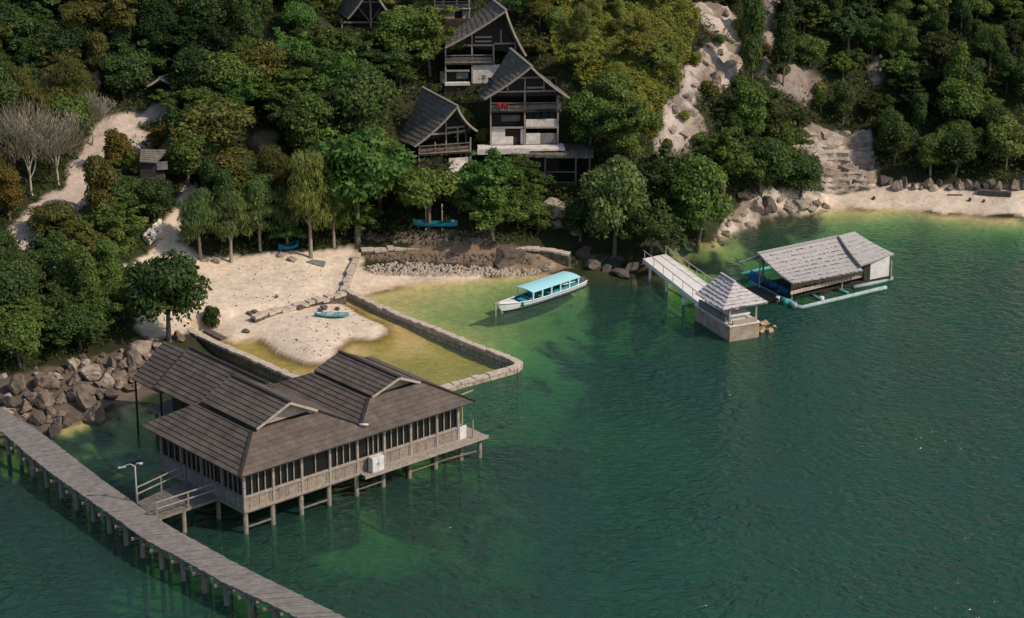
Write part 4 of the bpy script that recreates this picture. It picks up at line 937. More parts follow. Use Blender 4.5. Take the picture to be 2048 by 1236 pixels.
poly_wall('stone_row', 'low broken row of stones across the sand between beach and spit', [(505, 633), (545, 620), (600, 606), (640, 596), (688, 583)], .72, .45, -.2, M['wallstone_dk'], .16, .09)

# ------------------------------------------------------------------ boulders
def rock_mesh(seed, pal):
    import bmesh
    r = random.Random(seed); bm = bmesh.new(); bmesh.ops.create_icosphere(bm, subdivisions=4, radius=1.0)
    pl = [(Vector((r.gauss(0, 1), r.gauss(0, 1), r.gauss(0, .8))).normalized(), r.uniform(.36, .74)) for _ in range(17)]
    for v in bm.verts:
        p = v.co.copy()
        for n_, d in pl:
            e = p.dot(n_)-d
            if e > 0: p -= n_*e*.97
        p += p.normalized()*.07*mnoise.fractal(p*3.2+Vector((seed, 0, 0)), 1.0, 2.1, 4); v.co = p
    me = bpy.data.meshes.new('boulder'); bm.to_mesh(me); bm.free(); me.polygons.foreach_set('use_smooth', [False]*len(me.polygons)); me.materials.append(pal); return me
RM = {k: [rock_mesh(i*7+j*100, M[k]) for i in range(5)] for j, k in enumerate(('rock', 'rock_pale', 'rock_dark', 'tan'))}
def boulder(px, py, wpx, kind, label, group=None, asp=None, zmin=-99, name='boulder', f=1.15):
    p = G(px, py+wpx*.22, zmin); k = PXY(p)[2]; r = wpx/2/k*f*1.22
    o = bpy.data.objects.new(name, rn.choice(RM[kind])); COL.objects.link(o); a = asp or rn.uniform(.65, .95)
    o.location = (p[0], p[1]+r*.5, p[2]+r*a*.45); o.scale = (r, r*rn.uniform(.8, 1.1), r*a); o.rotation_euler = (rn.uniform(-.3, .3), rn.uniform(-.3, .3), rn.uniform(0, 6.3))
    return tag(o, label, 'rock', group)
c6 = lambda x, y, w: (x*.205, 660+y*.205, w*.205*1.22)
boulder(*c6(870, 440, 250), 'rock_pale', 'big flat pale boulder in the middle of the left shore rocks', asp=.5)
boulder(*c6(920, 880, 240), 'rock', 'large brown boulder nearest the water on the left shore')
boulder(*c6(160, 590, 210), 'rock', 'tall pitted boulder at the left picture edge above the walkway', asp=1.0)
boulder(*c6(490, 560, 190), 'rock', 'rounded grey boulder with a white streak above the flat slabs on the left shore')
boulder(*c6(1350, 200, 190), 'rock_pale', 'pale pointed boulder just left of the rear porch roof')
boulder(*c6(690, 380, 115), 'rock_pale', 'narrow upright pale stone at the foot of the left trees', asp=1.3)
for x, y, w, k in ((1040, 530, 155, 'rock_pale'), (840, 630, 205, 'rock'), (1160, 490, 150, 'rock'), (1550, 190, 130, 'rock_pale'), (1300, 340, 150, 'rock'), (1180, 370, 150, 'rock'), (1080, 370, 120, 'rock'), (420, 740, 180, 'rock'), (240, 790, 160, 'rock'), (90, 750, 160, 'rock_dark'), (80, 840, 180, 'rock_pale'), (830, 760, 210, 'rock'), (600, 830, 130, 'rock'), (350, 900, 140, 'rock_dark'), (490, 830, 100, 'rock'), (590, 700, 110, 'rock'), (640, 930, 120, 'rock_dark'), (460, 890, 90, 'rock'), (300, 670, 130, 'rock'), (1440, 280, 110, 'rock_pale'), (1270, 250, 130, 'rock'), (1200, 220, 80, 'rock_pale'), (1740, 90, 110, 'rock'), (560, 930, 100, 'rock'), (720, 520, 120, 'rock'), (380, 620, 110, 'rock_dark'), (700, 690, 100, 'rock_dark'), (1000, 420, 90, 'rock'), (960, 650, 110, 'rock_dark'), (1150, 270, 110, 'rock')):
    boulder(*c6(x, y, w), k, 'brown and grey boulder heaped among others between the walkway and the rear roof', 'heaped boulders on the left shore')
for i in range(70):
    x, y = rn.uniform(5, 310), 0; y = 850-(x/310)*85+rn.uniform(-105, 4)*(1-.35*x/310)
    boulder(x, y, rn.uniform(9, 24), rn.choice(['rock', 'rock', 'rock_dark', 'rock_pale']), 'small broken stone filling the gaps between the big boulders of the left shore', 'small stones on the left shore')
for x, y, w in ((1240, 590, 120), (1060, 650, 150), (1010, 760, 180), (520, 1010, 160)):
    boulder(*c6(x, y, w), 'rock_dark', 'dark half-sunk rock at the waterline of the left shore', 'half-sunk rocks off the left shore', .5, -.15)
boulder(1535, 420, 62, 'rock_dark', 'large dark block under the trees of the headland', asp=.6); boulder(1490, 394, 48, 'rock_dark', 'grey slab highest among the headland rocks under the trees', asp=.5)
for x, y, w, k in ((1474, 440, 48, 'rock_pale'), (1496, 452, 32, 'rock_pale'), (1600, 412, 62, 'rock_pale'), (1632, 408, 50, 'rock'), (1576, 378, 34, 'rock_pale'), (1575, 420, 46, 'rock'), (1510, 418, 60, 'rock_pale'), (1452, 470, 40, 'rock'), (1440, 485, 36, 'rock_pale'), (1560, 398, 40, 'rock_pale')):
    for a_, b_, c_ in ((0, 0, .72), (w*.4, w*.12, .45), (-w*.38, w*.2, .38)): boulder(x+a_, y+b_, w*c_, k, 'pale limestone boulder at the foot of the wooded headland beside the right beach', 'headland boulders', rn.uniform(.45, .75))
boulder(1372, 503, 46, 'rock', 'reddish boulder under the trees beside the pier head')
for x, y, w in ((1268, 540, 56), (1232, 530, 70), (1205, 520, 60), (1165, 510, 60), (1245, 550, 50), (1140, 522, 40), (1185, 530, 40), (1285, 530, 44), (1215, 540, 36)): boulder(x, y, w*.72, 'rock_dark', 'dark wave-worn rock on the shore between the boat and the pier', 'dark rocks left of the pier', .5)
boulder(1012, 522, 60, 'rock_dark', 'dark lump of rock on the stony beach behind the boat'); boulder(1092, 536, 36, 'orange_stone' if False else 'rock_pale', 'pale rock at the right end of the stony beach', asp=.5)
for x, y, w in ((1100, 425, 60), (1070, 432, 50), (1130, 432, 44), (1045, 440, 36), (1110, 452, 40), (1150, 468, 36)): boulder(x, y, w, 'rock_pale', 'pale rock on the shaded bank below the pavilion', 'rocks below the pavilion', .6)
for x, y, w in ((1572, 268, 44), (1618, 270, 52), (1652, 268, 46), (1690, 270, 44), (1728, 276, 36), (1600, 285, 34)): boulder(x, y, w*.72, 'rock_pale', 'pale boulder on the rim above the stone ledges', 'boulders above the stone ledges', .55)
for i in range(20): boulder(1768+i*14.5+rn.uniform(-5, 5), 370+rn.uniform(-5, 6)+i*.5, rn.uniform(12, 30), rn.choice(['rock', 'rock_dark', 'rock_pale']), 'small rock along the foot of the wood behind the right beach', 'rocks behind the right beach')
for x, y, w in ((1748, 398, 9), (1940, 402, 10), (1968, 404, 8)): boulder(x, y, w, 'rock_dark', 'small dark stone lying alone on the pale right beach', 'dark stones on the right beach')
for x, y, w in ((640, 623, 14), (648, 617, 16), (600, 616, 18), (590, 612, 12), (676, 619, 12), (490, 664, 14), (553, 594, 10)): boulder(x, y, w, 'rock_dark', 'small dark stone on the sand of the spit near the kayak', 'dark stones on the sand spit', .6)
for x, y in ((560, 512), (430, 522), (410, 520), (585, 520)): boulder(x, y, 22, 'rock_pale', 'pale stone at the foot of the beach trees', 'stones under the beach trees', .6)
for x, y, w in ((1362, 150, 26), (1395, 172, 34), (1440, 108, 24), (1408, 118, 30), (1372, 192, 30), (1350, 222, 26), (1382, 232, 36), (1342, 262, 30), (1368, 270, 28), (1322, 285, 24), (1460, 128, 30), (1430, 160, 34), (1452, 30, 20), (1420, 62, 22)):
    boulder(x, y, w, rn.choice(['rock_pale', 'rock_pale', 'rock']), 'broken rock jutting from the pale cliff beside the sunlit slope', 'rocks on the pale cliff', rn.uniform(.4, .8))
for x, y, w in ((1524, 662, 30), (1541, 664, 24), (1530, 648, 26), (1548, 655, 20)): boulder(x, y, w*.85, 'tan', 'tan rock piled against the right side of the pier shelter block', 'rocks by the pier shelter', .55, -.1)
# pebbles and rubble nobody could count
def scatter_stones(name, outline, n_, r0, r1, mat):
    xs = [p[0] for p in outline]; ys = [p[1] for p in outline]; mb = MB(); c = 0
    octv = [(1, 0, 0), (.3, .95, 0), (-.8, .6, 0), (-.8, -.6, 0), (.3, -.95, 0)]
    while c < n_:
        x, y = rn.uniform(min(xs), max(xs)), rn.uniform(min(ys), max(ys))
        if not inpoly(np.array([x]), np.array([y]), outline)[0]: continue
        p = G(x, y); r = rn.uniform(r0, r1); a = rn.uniform(0, 6); ca, sa = math.cos(a), math.sin(a); h = rn.uniform(.5, .9)
        ring = [p+np.array(((q[0]*ca-q[1]*sa)*r*rn.uniform(.8, 1.1), (q[0]*sa+q[1]*ca)*r*.8, 0)) for q in octv]
        up = [lerp(q, p, .35)+np.array((0, 0, r*h)) for q in ring]; mb.face(up)
        for k in range(5): mb.face([ring[k]-np.array((0, 0, .05)), ring[(k+1) % 5]-np.array((0, 0, .05)), up[(k+1) % 5], up[k]])
        c += 1
    return tag(mb.build(name, mat), None, None, None, 'stuff')
scatter_stones('pebbles', [(722, 534), (800, 524), (960, 534), (1085, 540), (1070, 552), (900, 553), (760, 552)], 900, .05, .14, M['pebble'])
scatter_stones('rubble', [(815, 462), (900, 460), (985, 462), (985, 488), (820, 488), (730, 480), (735, 470)], 520, .08, .19, M['rock'])
scatter_stones('rubble', [(720, 506), (880, 508), (1010, 510), (1080, 515), (1060, 530), (900, 522), (740, 522)], 300, .06, .17, M['rock'])
scatter_stones('pebbles', [(440, 530), (600, 515), (690, 520), (680, 570), (560, 600), (470, 620), (420, 580)], 70, .025, .07, M['rock_dark'])
scatter_stones('pebbles', [(560, 600), (680, 600), (760, 650), (640, 720), (560, 690)], 90, .03, .08, M['rock_dark'])

# ------------------------------------------------------------------ trees
def cards(name, P, Nn, size, asp, rs, fold=.25, droop=None, along=None):
    """a mesh of leaf-sized four-sided faces"""
    n_ = len(P); t = rs.normal(size=(n_, 3)); t -= Nn*(t*Nn).sum(1)[:, None]
    if droop is not None: t = t*.35+np.array([0, 0, -1.0])*droop; t -= Nn*(t*Nn).sum(1)[:, None]*.6
    if along is not None: t = along; Nn = Nn-t*(Nn*t).sum(1)[:, None]; Nn /= np.linalg.norm(Nn, axis=1)[:, None]
    t /= np.linalg.norm(t, axis=1)[:, None]+1e-9; b = np.cross(Nn, t); s = size*rs.uniform(.6, 1.35, n_)[:, None]
    V_ = np.stack([P-t*s, P+b*s*asp-Nn*s*fold, P+t*s, P-b*s*asp-Nn*s*fold], 1).reshape(-1, 3)
    me = bpy.data.meshes.new(name); me.vertices.add(n_*4); me.vertices.foreach_set('co', V_.astype(np.float32).ravel())
    me.loops.add(n_*4); me.loops.foreach_set('vertex_index', np.arange(n_*4, dtype=np.int32))
    me.polygons.add(n_); me.polygons.foreach_set('loop_start', (np.arange(n_)*4).astype(np.int32)); me.polygons.foreach_set('loop_total', np.full(n_, 4, np.int32))
    me.update(calc_edges=True); me.materials.append(M['leaf']); return me
def crown_mesh(kind, seed):
    rs = np.random.default_rng(seed)
    cfg = dict(broad=(30, (.68, .68, .72), (.24, .50), 8500, .062, .6, 1.22), tall=(28, (.45, .45, 1.05), (.26, .45), 7500, .066, .6, 1.5),
               feather=(40, (.62, .62, .9), (.22, .4), 6500, .085, .2, 1.6), bush=(16, (.6, .6, .4), (.35, .5), 3000, .10, .6, .6), flat=(28, (.8, .8, .45), (.26, .40), 5000, .08, .55, 1.5))[kind]
    nl, ext, (ra, rb), N_, sz, asp, zc = cfg
    if kind == 'broad' and seed % 2:      # ragged crown: sprays of leaves along spreading boughs
        C = []; rad = []
        for k in range(24):
            a = rs.uniform(0, 6.28); e = rs.uniform(-.35, 1.35); L = rs.uniform(.65, 1.2)*(1.05-.12*abs(e)); dv = np.array([math.cos(a)*math.cos(e), math.sin(a)*math.cos(e), math.sin(e)*.95])
            for q in (.45, .72, 1.0): C.append(dv*L*q+rs.normal(size=3)*.07); rad.append(rs.uniform(.13, .27)*(1.25-.45*q))
        C = np.array(C); C[:, 2] += zc*.92; rad = np.array(rad); li = rs.choice(len(C), N_, p=rad**2/(rad**2).sum()); q = rs.normal(size=(N_, 3)); q /= np.linalg.norm(q, axis=1)[:, None]
        P = C[li]+q*(rad[li]*rs.uniform(.3, 1.25, N_))[:, None]*np.array([1.15, 1.15, .6]); nn = q*.4+rs.normal(size=(N_, 3))*.4+np.array([0, 0, .75]); nn /= np.linalg.norm(nn, axis=1)[:, None]
        return cards('crown', P, nn, sz*1.05, asp, rs), C[1::9], zc
    ext = tuple(np.array(ext)*rs.uniform(.78, 1.12, 3))
    d = rs.normal(size=(nl, 3)); d /= np.linalg.norm(d, axis=1)[:, None]; d[:, 2] = np.where(d[:, 2] < -.75, -d[:, 2], d[:, 2])
    C = d*np.array(ext)*rs.uniform(.55, 1.15, (nl, 1)); C[:, 2] += zc; rad = rs.uniform(ra, rb, nl)
    w = rad**2; li = rs.choice(nl, N_, p=w/w.sum()); q = rs.normal(size=(N_, 3)); q /= np.linalg.norm(q, axis=1)[:, None]
    q[:, 2] = np.where((q[:, 2] < -.2) & (rs.random(N_) < .75), -q[:, 2], q[:, 2])
    rr = rad[li]*(1-.55*rs.random(N_)**2.2)*rs.uniform(.88, 1.22, N_)
    P = C[li]+q*rr[:, None]*np.array([1, 1, .8]); nn = q*.8+rs.normal(size=(N_, 3))*.45+np.array([0, 0, .35]); nn /= np.linalg.norm(nn, axis=1)[:, None]
    return cards('crown', P, nn, sz, asp, rs, droop=.8 if kind == 'feather' else None), C, zc
def trunk_mesh(C, zc, seed, mat, lean=.12, r=.07):
    rr = random.Random(seed); mb = MB(); top = np.array((rr.uniform(-lean, lean), rr.uniform(-lean, lean), zc))
    mid = top*.5+np.array((rr.uniform(-.06, .06), rr.uniform(-.06, .06), 0)); mid[2] = zc*.5
    mb.tube([(0, 0, -.14), (0, 0, .05), mid, top], [r*1.35, r, r*.75, r*.4], 7)
    for c in list(C)[:8]:
        s = lerp(mid, top, rr.uniform(0, .8)); m_ = lerp(s, c, .5)+(0, 0, .06); mb.tube([s, m_, c], [r*.42, r*.28, r*.1], 5)
    me = mb.build('trunk', mat); d_ = me.data; bpy.data.objects.remove(me); return d_
TV = {}
for kk, nv in (('broad', 10), ('tall', 3), ('feather', 4), ('bush', 3), ('flat', 2)):
    TV[kk] = []
    for i in range(nv):
        cm_, C, zc = crown_mesh(kk, 100*len(TV)+i); TV[kk].append((cm_, trunk_mesh(C, zc, i, M['bark_pale'] if kk in ('feather',) else M['bark'])))
tr_n = random.Random(77)
NAMES = dict(broad='broadleaf_tree', tall='tall_tree', feather='feathery_tree', bush='bush', flat='spreading_tree')
def tree(kind, p, h, r, color, label, group=None, cat=None, var=None):
    cm_, tm = TV[kind][var if var is not None else tr_n.randrange(len(TV[kind]))]; hh = {'broad': 2.2, 'tall': 2.75, 'feather': 2.75, 'bush': 1.35, 'flat': 2.2}[kind]
    root = bpy.data.objects.new(NAMES[kind], None); COL.objects.link(root); root.location = p; root.rotation_euler = (0, 0, tr_n.uniform(0, 6.3)); root.scale = (r, r, h/hh)
    tag(root, label, cat or ('bush' if kind == 'bush' else 'tree'), group)
    for nm, me in (('trunk', tm), ('crown', cm_)):
        o = bpy.data.objects.new(nm, me); COL.objects.link(o); o.parent = root
        if nm == 'crown': j = tr_n.uniform(.82, 1.18); o.color = (color[0]*j*tr_n.uniform(.9, 1.1), color[1]*j, color[2]*j, 1)
    return root
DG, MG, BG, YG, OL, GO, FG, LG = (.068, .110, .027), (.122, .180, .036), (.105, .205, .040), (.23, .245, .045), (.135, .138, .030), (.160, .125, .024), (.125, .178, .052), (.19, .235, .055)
OCC = []   # crowns placed by hand: (px, py, radius px)
def ptree(kind, bx, by, hpx, rpx, color, label, group=None, var=None, z=None):
    """a tree standing where the photo shows its foot, as tall and wide as it looks there"""
    p = G(bx, by); k = PXY(p)[2]; OCC.append((bx, by-hpx*.62, rpx)); return tree(kind, p-(0, 0, .05), hpx/k/.945, rpx/k, color, label, group, var=var)
HAND = [
 ('broad', 338, 683, 178, 82, DG, 'big dark green rounded tree on the beach overhanging the low sea wall', 0), ('bush', 425, 652, 46, 22, DG, 'small dark bush on the sand right of the big rounded tree', 0),
 ('feather', 402, 520, 140, 52, FG, 'feathery tree with thin trunk at the left end of the row behind the beach', 0), ('feather', 462, 524, 140, 55, FG, 'feathery grey-green tree behind the beach, second from the left end of the row', 1),
 ('feather', 520, 500, 130, 50, FG, 'feathery tree in the beach row left of the leaning pale tree', 2), ('feather', 622, 516, 205, 62, LG, 'tall feathery light green tree with a leaning pale trunk behind the beach', 3),
 ('feather', 575, 495, 120, 42, FG, 'feathery tree behind the small blue dinghy', 1), ('feather', 668, 495, 150, 48, MG, 'feathery tree right of the tall light green tree behind the beach', 2),
 ('flat', 715, 485, 215, 98, BG, 'wide bright green layered tree left of the blue canoe', 0), ('broad', 760, 420, 170, 75, MG, 'full green tree left of the lowest gabled house', 2), ('broad', 680, 400, 150, 70, BG, 'bright green tree above the row of feathery beach trees', 3),
 ('flat', 858, 462, 120, 66, MG, 'layered green tree spreading above the blue canoe', 1), ('broad', 968, 430, 128, 56, BG, 'bright round tree in front of the terrace of the house with red cloths', 1), ('broad', 918, 425, 80, 38, MG, 'mid green tree between the blue canoe and the terrace', 4),
 ('broad', 1035, 455, 70, 42, DG, 'dark low tree on the bank left of the pavilion foot', 3), ('broad', 1060, 400, 80, 36, DG, 'dark tree against the left side of the pavilion', 5),
 ('broad', 1228, 522, 205, 70, FG, 'tall grey-green tree with pale trunks on the shore right of the pavilion', 0), ('broad', 1160, 480, 90, 44, DG, 'dark tree in the shade below the pavilion', 2), ('broad', 1300, 520, 130, 58, DG, 'dark tree between the tall grey-green tree and the pier head', 3),
 ('broad', 1395, 500, 190, 72, MG, 'large full green tree at the tip of the headland above the pier', 4), ('broad', 1345, 470, 170, 58, DG, 'dark green tree just left of the large headland tree', 1), ('broad', 1445, 400, 150, 60, MG, 'green tree on the headland behind the large tree', 5),
 ('broad', 1602, 395, 92, 46, DG, 'small dark tree on the rocks at the left edge of the stone ledges', 2), ('broad', 1520, 390, 120, 60, DG, 'dark tree over the headland blocks', 0), ('broad', 1560, 330, 90, 48, MG, 'green tree left of the boulders above the ledges', 3),
 ('tall', 1502, 195, 215, 32, DG, 'narrow dark column tree right of the white cliff', 0), ('tall', 1566, 170, 160, 30, DG, 'narrow dark tree right of the strip of bare rock', 1), ('tall', 1498, 290, 120, 42, MG, 'green tree at the right foot of the cliff', 2),
 ('tall', 205, 462, 155, 46, OL, 'tall yellow-olive tree left of the small dark hut', 0), ('tall', 238, 355, 95, 40, GO, 'golden brown tree above the yellow-olive tree', 1), ('broad', 308, 442, 92, 42, DG, 'round dark green tree just below the small dark hut', 2), ('broad', 262, 492, 62, 30, DG, 'small round dark tree at the top of the pale ramp', 3),
 ('bush', 238, 518, 50, 36, MG, 'rounded green bush left of the pale ramp', 1), ('broad', 375, 372, 110, 50, MG, 'green tree right of the small dark hut', 4), ('broad', 345, 232, 62, 34, MG, 'mid green tree half hiding the grey hut roof in the upper left', 3),
 ('flat', 430, 330, 125, 78, OL, 'wide olive tree with flat layers above the beach row', 0), ('broad', 486, 255, 110, 38, BG, 'bright green tree standing out from dark trees in the upper left', 1),
 ('broad', 325, 300, 50, 32, GO, 'small golden bushy tree right of the pale path', 5), ('bush', 1100, 302, 40, 29, DG, 'clipped dark hedge bush on the terrace right of the white walls', 2), ('bush', 965, 290, 38, 18, YG, 'small yellow-green bush at the left corner of the terrace', 0),
 ('broad', 1180, 300, 120, 52, MG, 'green tree touching the right side of the house with red cloths', 2), ('broad', 1260, 310, 130, 58, MG, 'green tree left of the lower cliff', 3), ('broad', 860, 150, 130, 56, MG, 'bushy green tree left of the tall gabled house', 5), ('broad', 800, 130, 110, 55, MG, 'green tree below the gable with king post', 0),
 ('broad', 845, 75, 80, 60, LG, 'light green tree in front of the white balcony beam', 1), ('broad', 918, 290, 75, 34, MG, 'green tree squeezed between the three gabled houses', 0), ('broad', 715, 290, 150, 80, DG, 'broad dark tree left of the sagging patched roof', 4),
 ('tall', 20, 440, 100, 42, GO, 'brownish golden tree at the left edge beside the pale path', 2), ('broad', 110, 480, 75, 52, OL, 'olive tree below the end of the pale path', 0), ('broad', 178, 545, 95, 52, OL, 'olive green tree in the middle of the left wood', 1)]
for i, (bx, by, hp) in enumerate(((1392, 128, 26), (1478, 182, 34), (1418, 196, 36), (1368, 240, 22), (1398, 292, 30), (1335, 300, 24), (1355, 165, 24), (1440, 88, 22), (1385, 60, 26), (1475, 60, 26), (1310, 250, 30), (1545, 215, 24), (1640, 190, 26), (1570, 150, 22), (1525, 110, 26), (1556, 60, 24))):
    HAND.append(('bush', bx, by, hp, hp*.62, (YG, MG, OL)[i % 3], 'little %s bush growing on the bare pale rock of the cliff' % ('yellow-green', 'green', 'olive')[i % 3], i % 3))
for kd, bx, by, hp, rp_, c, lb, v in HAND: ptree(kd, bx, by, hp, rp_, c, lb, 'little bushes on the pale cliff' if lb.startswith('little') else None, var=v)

rs = np.random.default_rng(3); q_ = rs.normal(size=(2600, 3)); q_ /= np.linalg.norm(q_, axis=1)[:, None]; q_[:, 2] = np.abs(q_[:, 2])*1.25-.15
P_t = q_*(rs.random(2600)**.4)[:, None]*np.array([1, 1, .95])*(1+.25*np.sin(q_[:, :1]*7+q_[:, 1:2]*5))+np.array([0, 0, 1.3]); nn_ = rs.normal(size=(2600, 3)); nn_ /= np.linalg.norm(nn_, axis=1)[:, None]
al_ = P_t-np.array([0, 0, .25])+rs.normal(size=P_t.shape)*.35; al_ /= np.linalg.norm(al_, axis=1)[:, None]
kp_ = fbm(P_t[:, 0]+P_t[:, 2], P_t[:, 1]-P_t[:, 2]*.6, 2.6, 3, 12) > -.08
TWG = cards('twigs', P_t[kp_], nn_[kp_], .14, .075, rs, along=al_[kp_])
# bare trees
def bare(p, h, r, seed, label):
    rr = random.Random(seed); mb = MB()
    def grow(a, d, L, rad, lev):
        pts = [a]; q = np.array(a, float); dd = np.array(d, float)
        for _ in range(3): dd = nrm(dd+np.array((rr.uniform(-.22, .22), rr.uniform(-.22, .22), .06))); q = q+dd*L/3; pts.append(q)
        rad = max(rad, .013); mb.tube(pts, [rad, rad*.85, rad*.7, rad*.55], 6 if lev < 2 else 4, False)
        if lev < 6:
            for _ in range((2 if lev > 3 else rr.choice((3, 3, 4))) if lev else 5):
                nd = nrm(dd+np.array((rr.uniform(-.95, .95)*r, rr.uniform(-.95, .95)*r, rr.uniform(-.12, .5)))); grow(pts[-1] if rr.random() < .6 else lerp(pts[-2], pts[-1], rr.random()), nd, L*rr.uniform(.55, .8), rad*.56, lev+1)
    grow(np.zeros(3)-(0, 0, .2), (0.05, 0, 1), h*.30, .10, 0); t = thing('bare_tree', label, 'tree', p, rr.uniform(0, 6)); mb.build('branches', M['twig'], t)
    o = bpy.data.objects.new('twigs', TWG); COL.objects.link(o); o.parent = t; o.scale = (h*.42, h*.42, h*.40); o.color = (.27, .24, .155, 1)
for bx, by, hp, s, lb in ((66, 392, 185, 1, 'large pale leafless tree beside the path at the left edge'), (120, 372, 150, 2, 'pale leafless tree between the large bare tree and the path'), (186, 290, 105, 3, 'slim leafless tree in the bend of the pale path'), (28, 330, 130, 4, 'leafless grey tree at the left edge, behind the large bare one'), (118, 222, 80, 5, 'small bare greyish tree high on the left slope'), (178, 212, 70, 6, 'small bare tree under the dark wood of the upper left')):
    p = G(bx, by); bare(p, hp/PXY(p)[2]/.945, 1.0, s, lb); OCC.append((bx, by-hp*.6, hp*.45))
# screw palm with stiff fronds
def fronds(p, h, label):
    t = thing('palm_tree', label, 'palm', p, 0); rr = random.Random(6); MB().tube([(0, 0, -.3), (.1, 0, h*.35), (.05, .05, h*.55)], [.1, .08, .06], 7).build('trunk', M['bark_pale'], t)
    for k in range(22):
        a = rr.uniform(0, 6.3); e = rr.uniform(.5, 1.4); L = h*rr.uniform(.4, .6); c = []
        for i in range(6): u = i/5; c.append(np.array((.05+math.cos(a)*L*u*math.cos(e), .05+math.sin(a)*L*u*math.cos(e), h*.55+L*u*math.sin(e)-.5*L*u*u)))
        s = np.array((-math.sin(a), math.cos(a), 0)); o = MB().grid([[q-s*.09*(1-abs(i/5-.4)), q+(0, 0, .03), q+s*.09*(1-abs(i/5-.4))] for i, q in enumerate(c)]).build('frond', M['leaf'], t); o.color = (.11, .14, .035, 1)
fronds(G(512, 410), 3.6, 'spiky pale green palm among the trees above the beach row')

# the rest of the wood, tree by tree
CLEAR = [[(945, 200), (1020, 92), (1145, 200), (1125, 296), (965, 296)], [(883, 172), (885, 95), (985, -30), (1062, 110), (985, 182)], [(787, 300), (840, 172), (962, 262), (948, 318), (835, 335)], [(678, 60), (690, -60), (800, -30), (806, 52)], [(858, -40), (948, -40), (946, 42), (868, 36)],
 [(1078, 305), (1190, 305), (1188, 400), (1080, 400)], [(278, 288), (338, 288), (338, 345), (278, 345)], [(296, 150), (350, 148), (352, 170), (300, 172)], [(390, 545), (700, 510), (700, 600), (400, 660)], [(805, 436), (935, 436), (935, 475), (805, 475)],
 [(1620, 285), (1750, 290), (1760, 380), (1640, 390)], [(505, 250), (560, 262), (545, 315), (508, 300)], [(150, 720), (330, 690), (330, 800), (0, 850), (0, 770)]]+[z for k, z in ZONES if k in ('path', 'cliff', 'cliff2')]+[[(240, 545), (330, 440), (365, 385), (392, 370), (385, 420), (350, 480), (300, 540)]]
CLEARnp = [np.array(c, float) for c in CLEAR]
def blocked(cx, cy, r):
    t = np.linspace(0, 2*math.pi, 9)[:-1]; X = np.concatenate([[cx], cx+.72*r*np.cos(t)]); Y = np.concatenate([[cy], cy+.72*r*np.sin(t)])
    return any(inpoly(X, Y, c).any() for c in CLEARnp)
def veg(x, y):
    i = min(max(bisect_right(XA, x)-1, 0), len(XA)-2); j = min(max(bisect_right(YA, y)-1, 0), len(YA)-2); return VEG[j, i]
ZN = [  # (test on the photo point of the tree's foot, choices of (kind, colour, weight), where)
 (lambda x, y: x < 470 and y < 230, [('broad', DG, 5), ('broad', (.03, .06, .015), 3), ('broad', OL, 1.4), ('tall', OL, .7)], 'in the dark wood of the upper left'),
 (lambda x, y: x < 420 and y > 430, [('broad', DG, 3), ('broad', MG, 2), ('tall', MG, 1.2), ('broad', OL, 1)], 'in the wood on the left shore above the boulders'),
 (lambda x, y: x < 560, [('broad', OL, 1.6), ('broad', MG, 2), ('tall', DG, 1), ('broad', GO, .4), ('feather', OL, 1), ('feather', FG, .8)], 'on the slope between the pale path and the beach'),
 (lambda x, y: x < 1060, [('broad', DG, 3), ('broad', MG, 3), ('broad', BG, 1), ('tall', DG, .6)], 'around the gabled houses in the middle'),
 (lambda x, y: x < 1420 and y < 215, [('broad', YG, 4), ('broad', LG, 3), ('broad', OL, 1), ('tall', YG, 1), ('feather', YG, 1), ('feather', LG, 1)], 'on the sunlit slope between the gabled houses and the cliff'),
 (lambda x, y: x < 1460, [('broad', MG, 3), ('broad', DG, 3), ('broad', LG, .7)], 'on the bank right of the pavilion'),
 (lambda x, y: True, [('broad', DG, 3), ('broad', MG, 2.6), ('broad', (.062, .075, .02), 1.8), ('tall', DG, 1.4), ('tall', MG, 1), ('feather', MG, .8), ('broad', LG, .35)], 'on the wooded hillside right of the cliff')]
WORD = {FG: "grey-green", DG: 'dark green', (.03, .06, .015): 'deep green', OL: 'olive', MG: 'mid green', GO: 'golden', BG: 'bright green', YG: 'yellow-green', LG: 'light green', (.062, .075, .02): 'dull olive-green'}
KW = dict(broad='round-crowned', tall='narrow tall', feather='feathery')
fr2 = random.Random(99); cnt = 0; pts_ = []
STP = 2.0
yy = -19.0
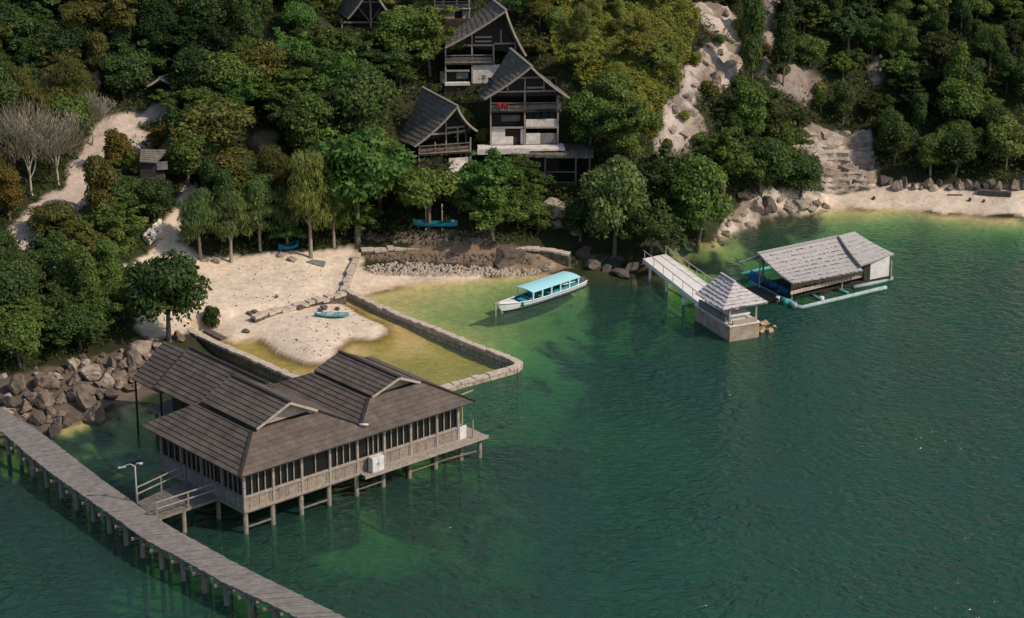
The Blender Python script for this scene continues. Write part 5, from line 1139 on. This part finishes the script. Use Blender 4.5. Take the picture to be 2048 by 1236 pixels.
while yy < 47:
    xx = -44.0
    while xx < 46:
        x = xx+fr2.uniform(-.85, .85); y = yy+fr2.uniform(-.85, .85); xx += STP
        z = ground(x, y)
        if z < .9 or (PXY((x, y, z))[0] > 1640 and PXY((x, y, z))[1] > 376) or veg(x, y) < .6: continue
        px, py, k = PXY((x, y, z))
        if not (-70 < px < 2085 and -10 < py < 860): continue
        for tst, ch, where in ZN:
            if tst(px, py): break
        kind, col, _ = fr2.choices(ch, [c[2] for c in ch])[0]
        big = fr2.choice((fr2.uniform(.6, .9), fr2.uniform(.8, 1.15), fr2.uniform(1.0, 1.4)))*(1.0 if px < 1460 else .8)*(.68 if 'sunlit' in where else 1.0)
        r = 1.7*big; h = 3.2*big*fr2.uniform(.85, 1.25)
        if kind == 'tall': r *= .72; h *= 1.3
        if kind == 'feather': h *= 1.2
        ok_ = False
        for s in (1.0, .72, .5):
            cy = py-h*s*.62*k*.945
            if not blocked(px, cy, r*s*k) and not blocked(px, py-6, 8): ok_ = True; break
        if not ok_ or ('sunlit' in where and fr2.random() < .62) or (px < 330 and 370 < py < 560 and fr2.random() < .45): continue
        r *= s; h *= s
        cy = py-h*.62*k*.945
        if any((px-a)**2+((cy-b)*1.0)**2 < (c*.72)**2 for a, b, c in OCC): continue
        if cy+r*k < -12: continue
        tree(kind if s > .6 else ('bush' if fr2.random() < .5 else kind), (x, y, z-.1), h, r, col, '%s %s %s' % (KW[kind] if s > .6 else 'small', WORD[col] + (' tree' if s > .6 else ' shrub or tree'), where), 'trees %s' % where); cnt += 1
    yy += STP*.9


# undergrowth
rs = np.random.default_rng(8); n_ = 260000
X = rs.uniform(-46, 46, n_); Y = rs.uniform(-20, 48, n_)
i = np.clip(np.searchsorted(XA, X)-1, 0, len(XA)-2); j = np.clip(np.searchsorted(YA, Y)-1, 0, len(YA)-2)
Z = GZ[j, i]; kp = (VEG[j, i] > .5) & (Z > .9) & (fbm(X, Y, .5, 3, 77) > -.4)
X, Y, Z = X[kp], Y[kp], Z[kp]+rs.uniform(0, 1.15, kp.sum())*(fbm(X[kp], Y[kp], .8, 2, 5)+.7)
P = np.stack([X, Y, Z], 1); nn = rs.normal(size=P.shape)*.5+np.array([0, -.1, .8]); nn /= np.linalg.norm(nn, axis=1)[:, None]
me = cards('undergrowth', P, nn, .14, .5, rs); uo = bpy.data.objects.new('undergrowth', me); COL.objects.link(uo); uo.color = (.075, .098, .024, 1)
tag(uo, None, None, None, 'stuff')

# low yellow-green scrub on the sunlit slope beside the cliff
sz_ = zone([(1050, -40), (1395, -40), (1385, 100), (1352, 180), (1310, 275), (1240, 262), (1165, 190), (1110, 110)])
n_ = 240000; X = rs.uniform(min(p[0] for p in sz_), max(p[0] for p in sz_), n_); Y = rs.uniform(min(p[1] for p in sz_), max(p[1] for p in sz_), n_)
i = np.clip(np.searchsorted(XA, X)-1, 0, len(XA)-2); j = np.clip(np.searchsorted(YA, Y)-1, 0, len(YA)-2)
kp = (sdist(X, Y, sz_)+.8*fbm(X, Y, .6, 3, 3) > 0) & (VEG[j, i] > .5); X, Y = X[kp], Y[kp]; Z = GZ[j, i][kp]
hm = np.clip(.75+1.5*fbm(X, Y, .55, 4, 51), .12, 1.7); P = np.stack([X, Y, Z+hm*(1-rs.random(len(X))**2*.7)], 1)
nn = rs.normal(size=P.shape)*.5+np.array([.1, -.25, .75]); nn /= np.linalg.norm(nn, axis=1)[:, None]
me = cards('scrub', P, nn, .12, .45, rs); so2 = bpy.data.objects.new('scrub', me); COL.objects.link(so2); so2.color = (.25, .275, .05, 1); tag(so2, None, None, None, 'stuff')
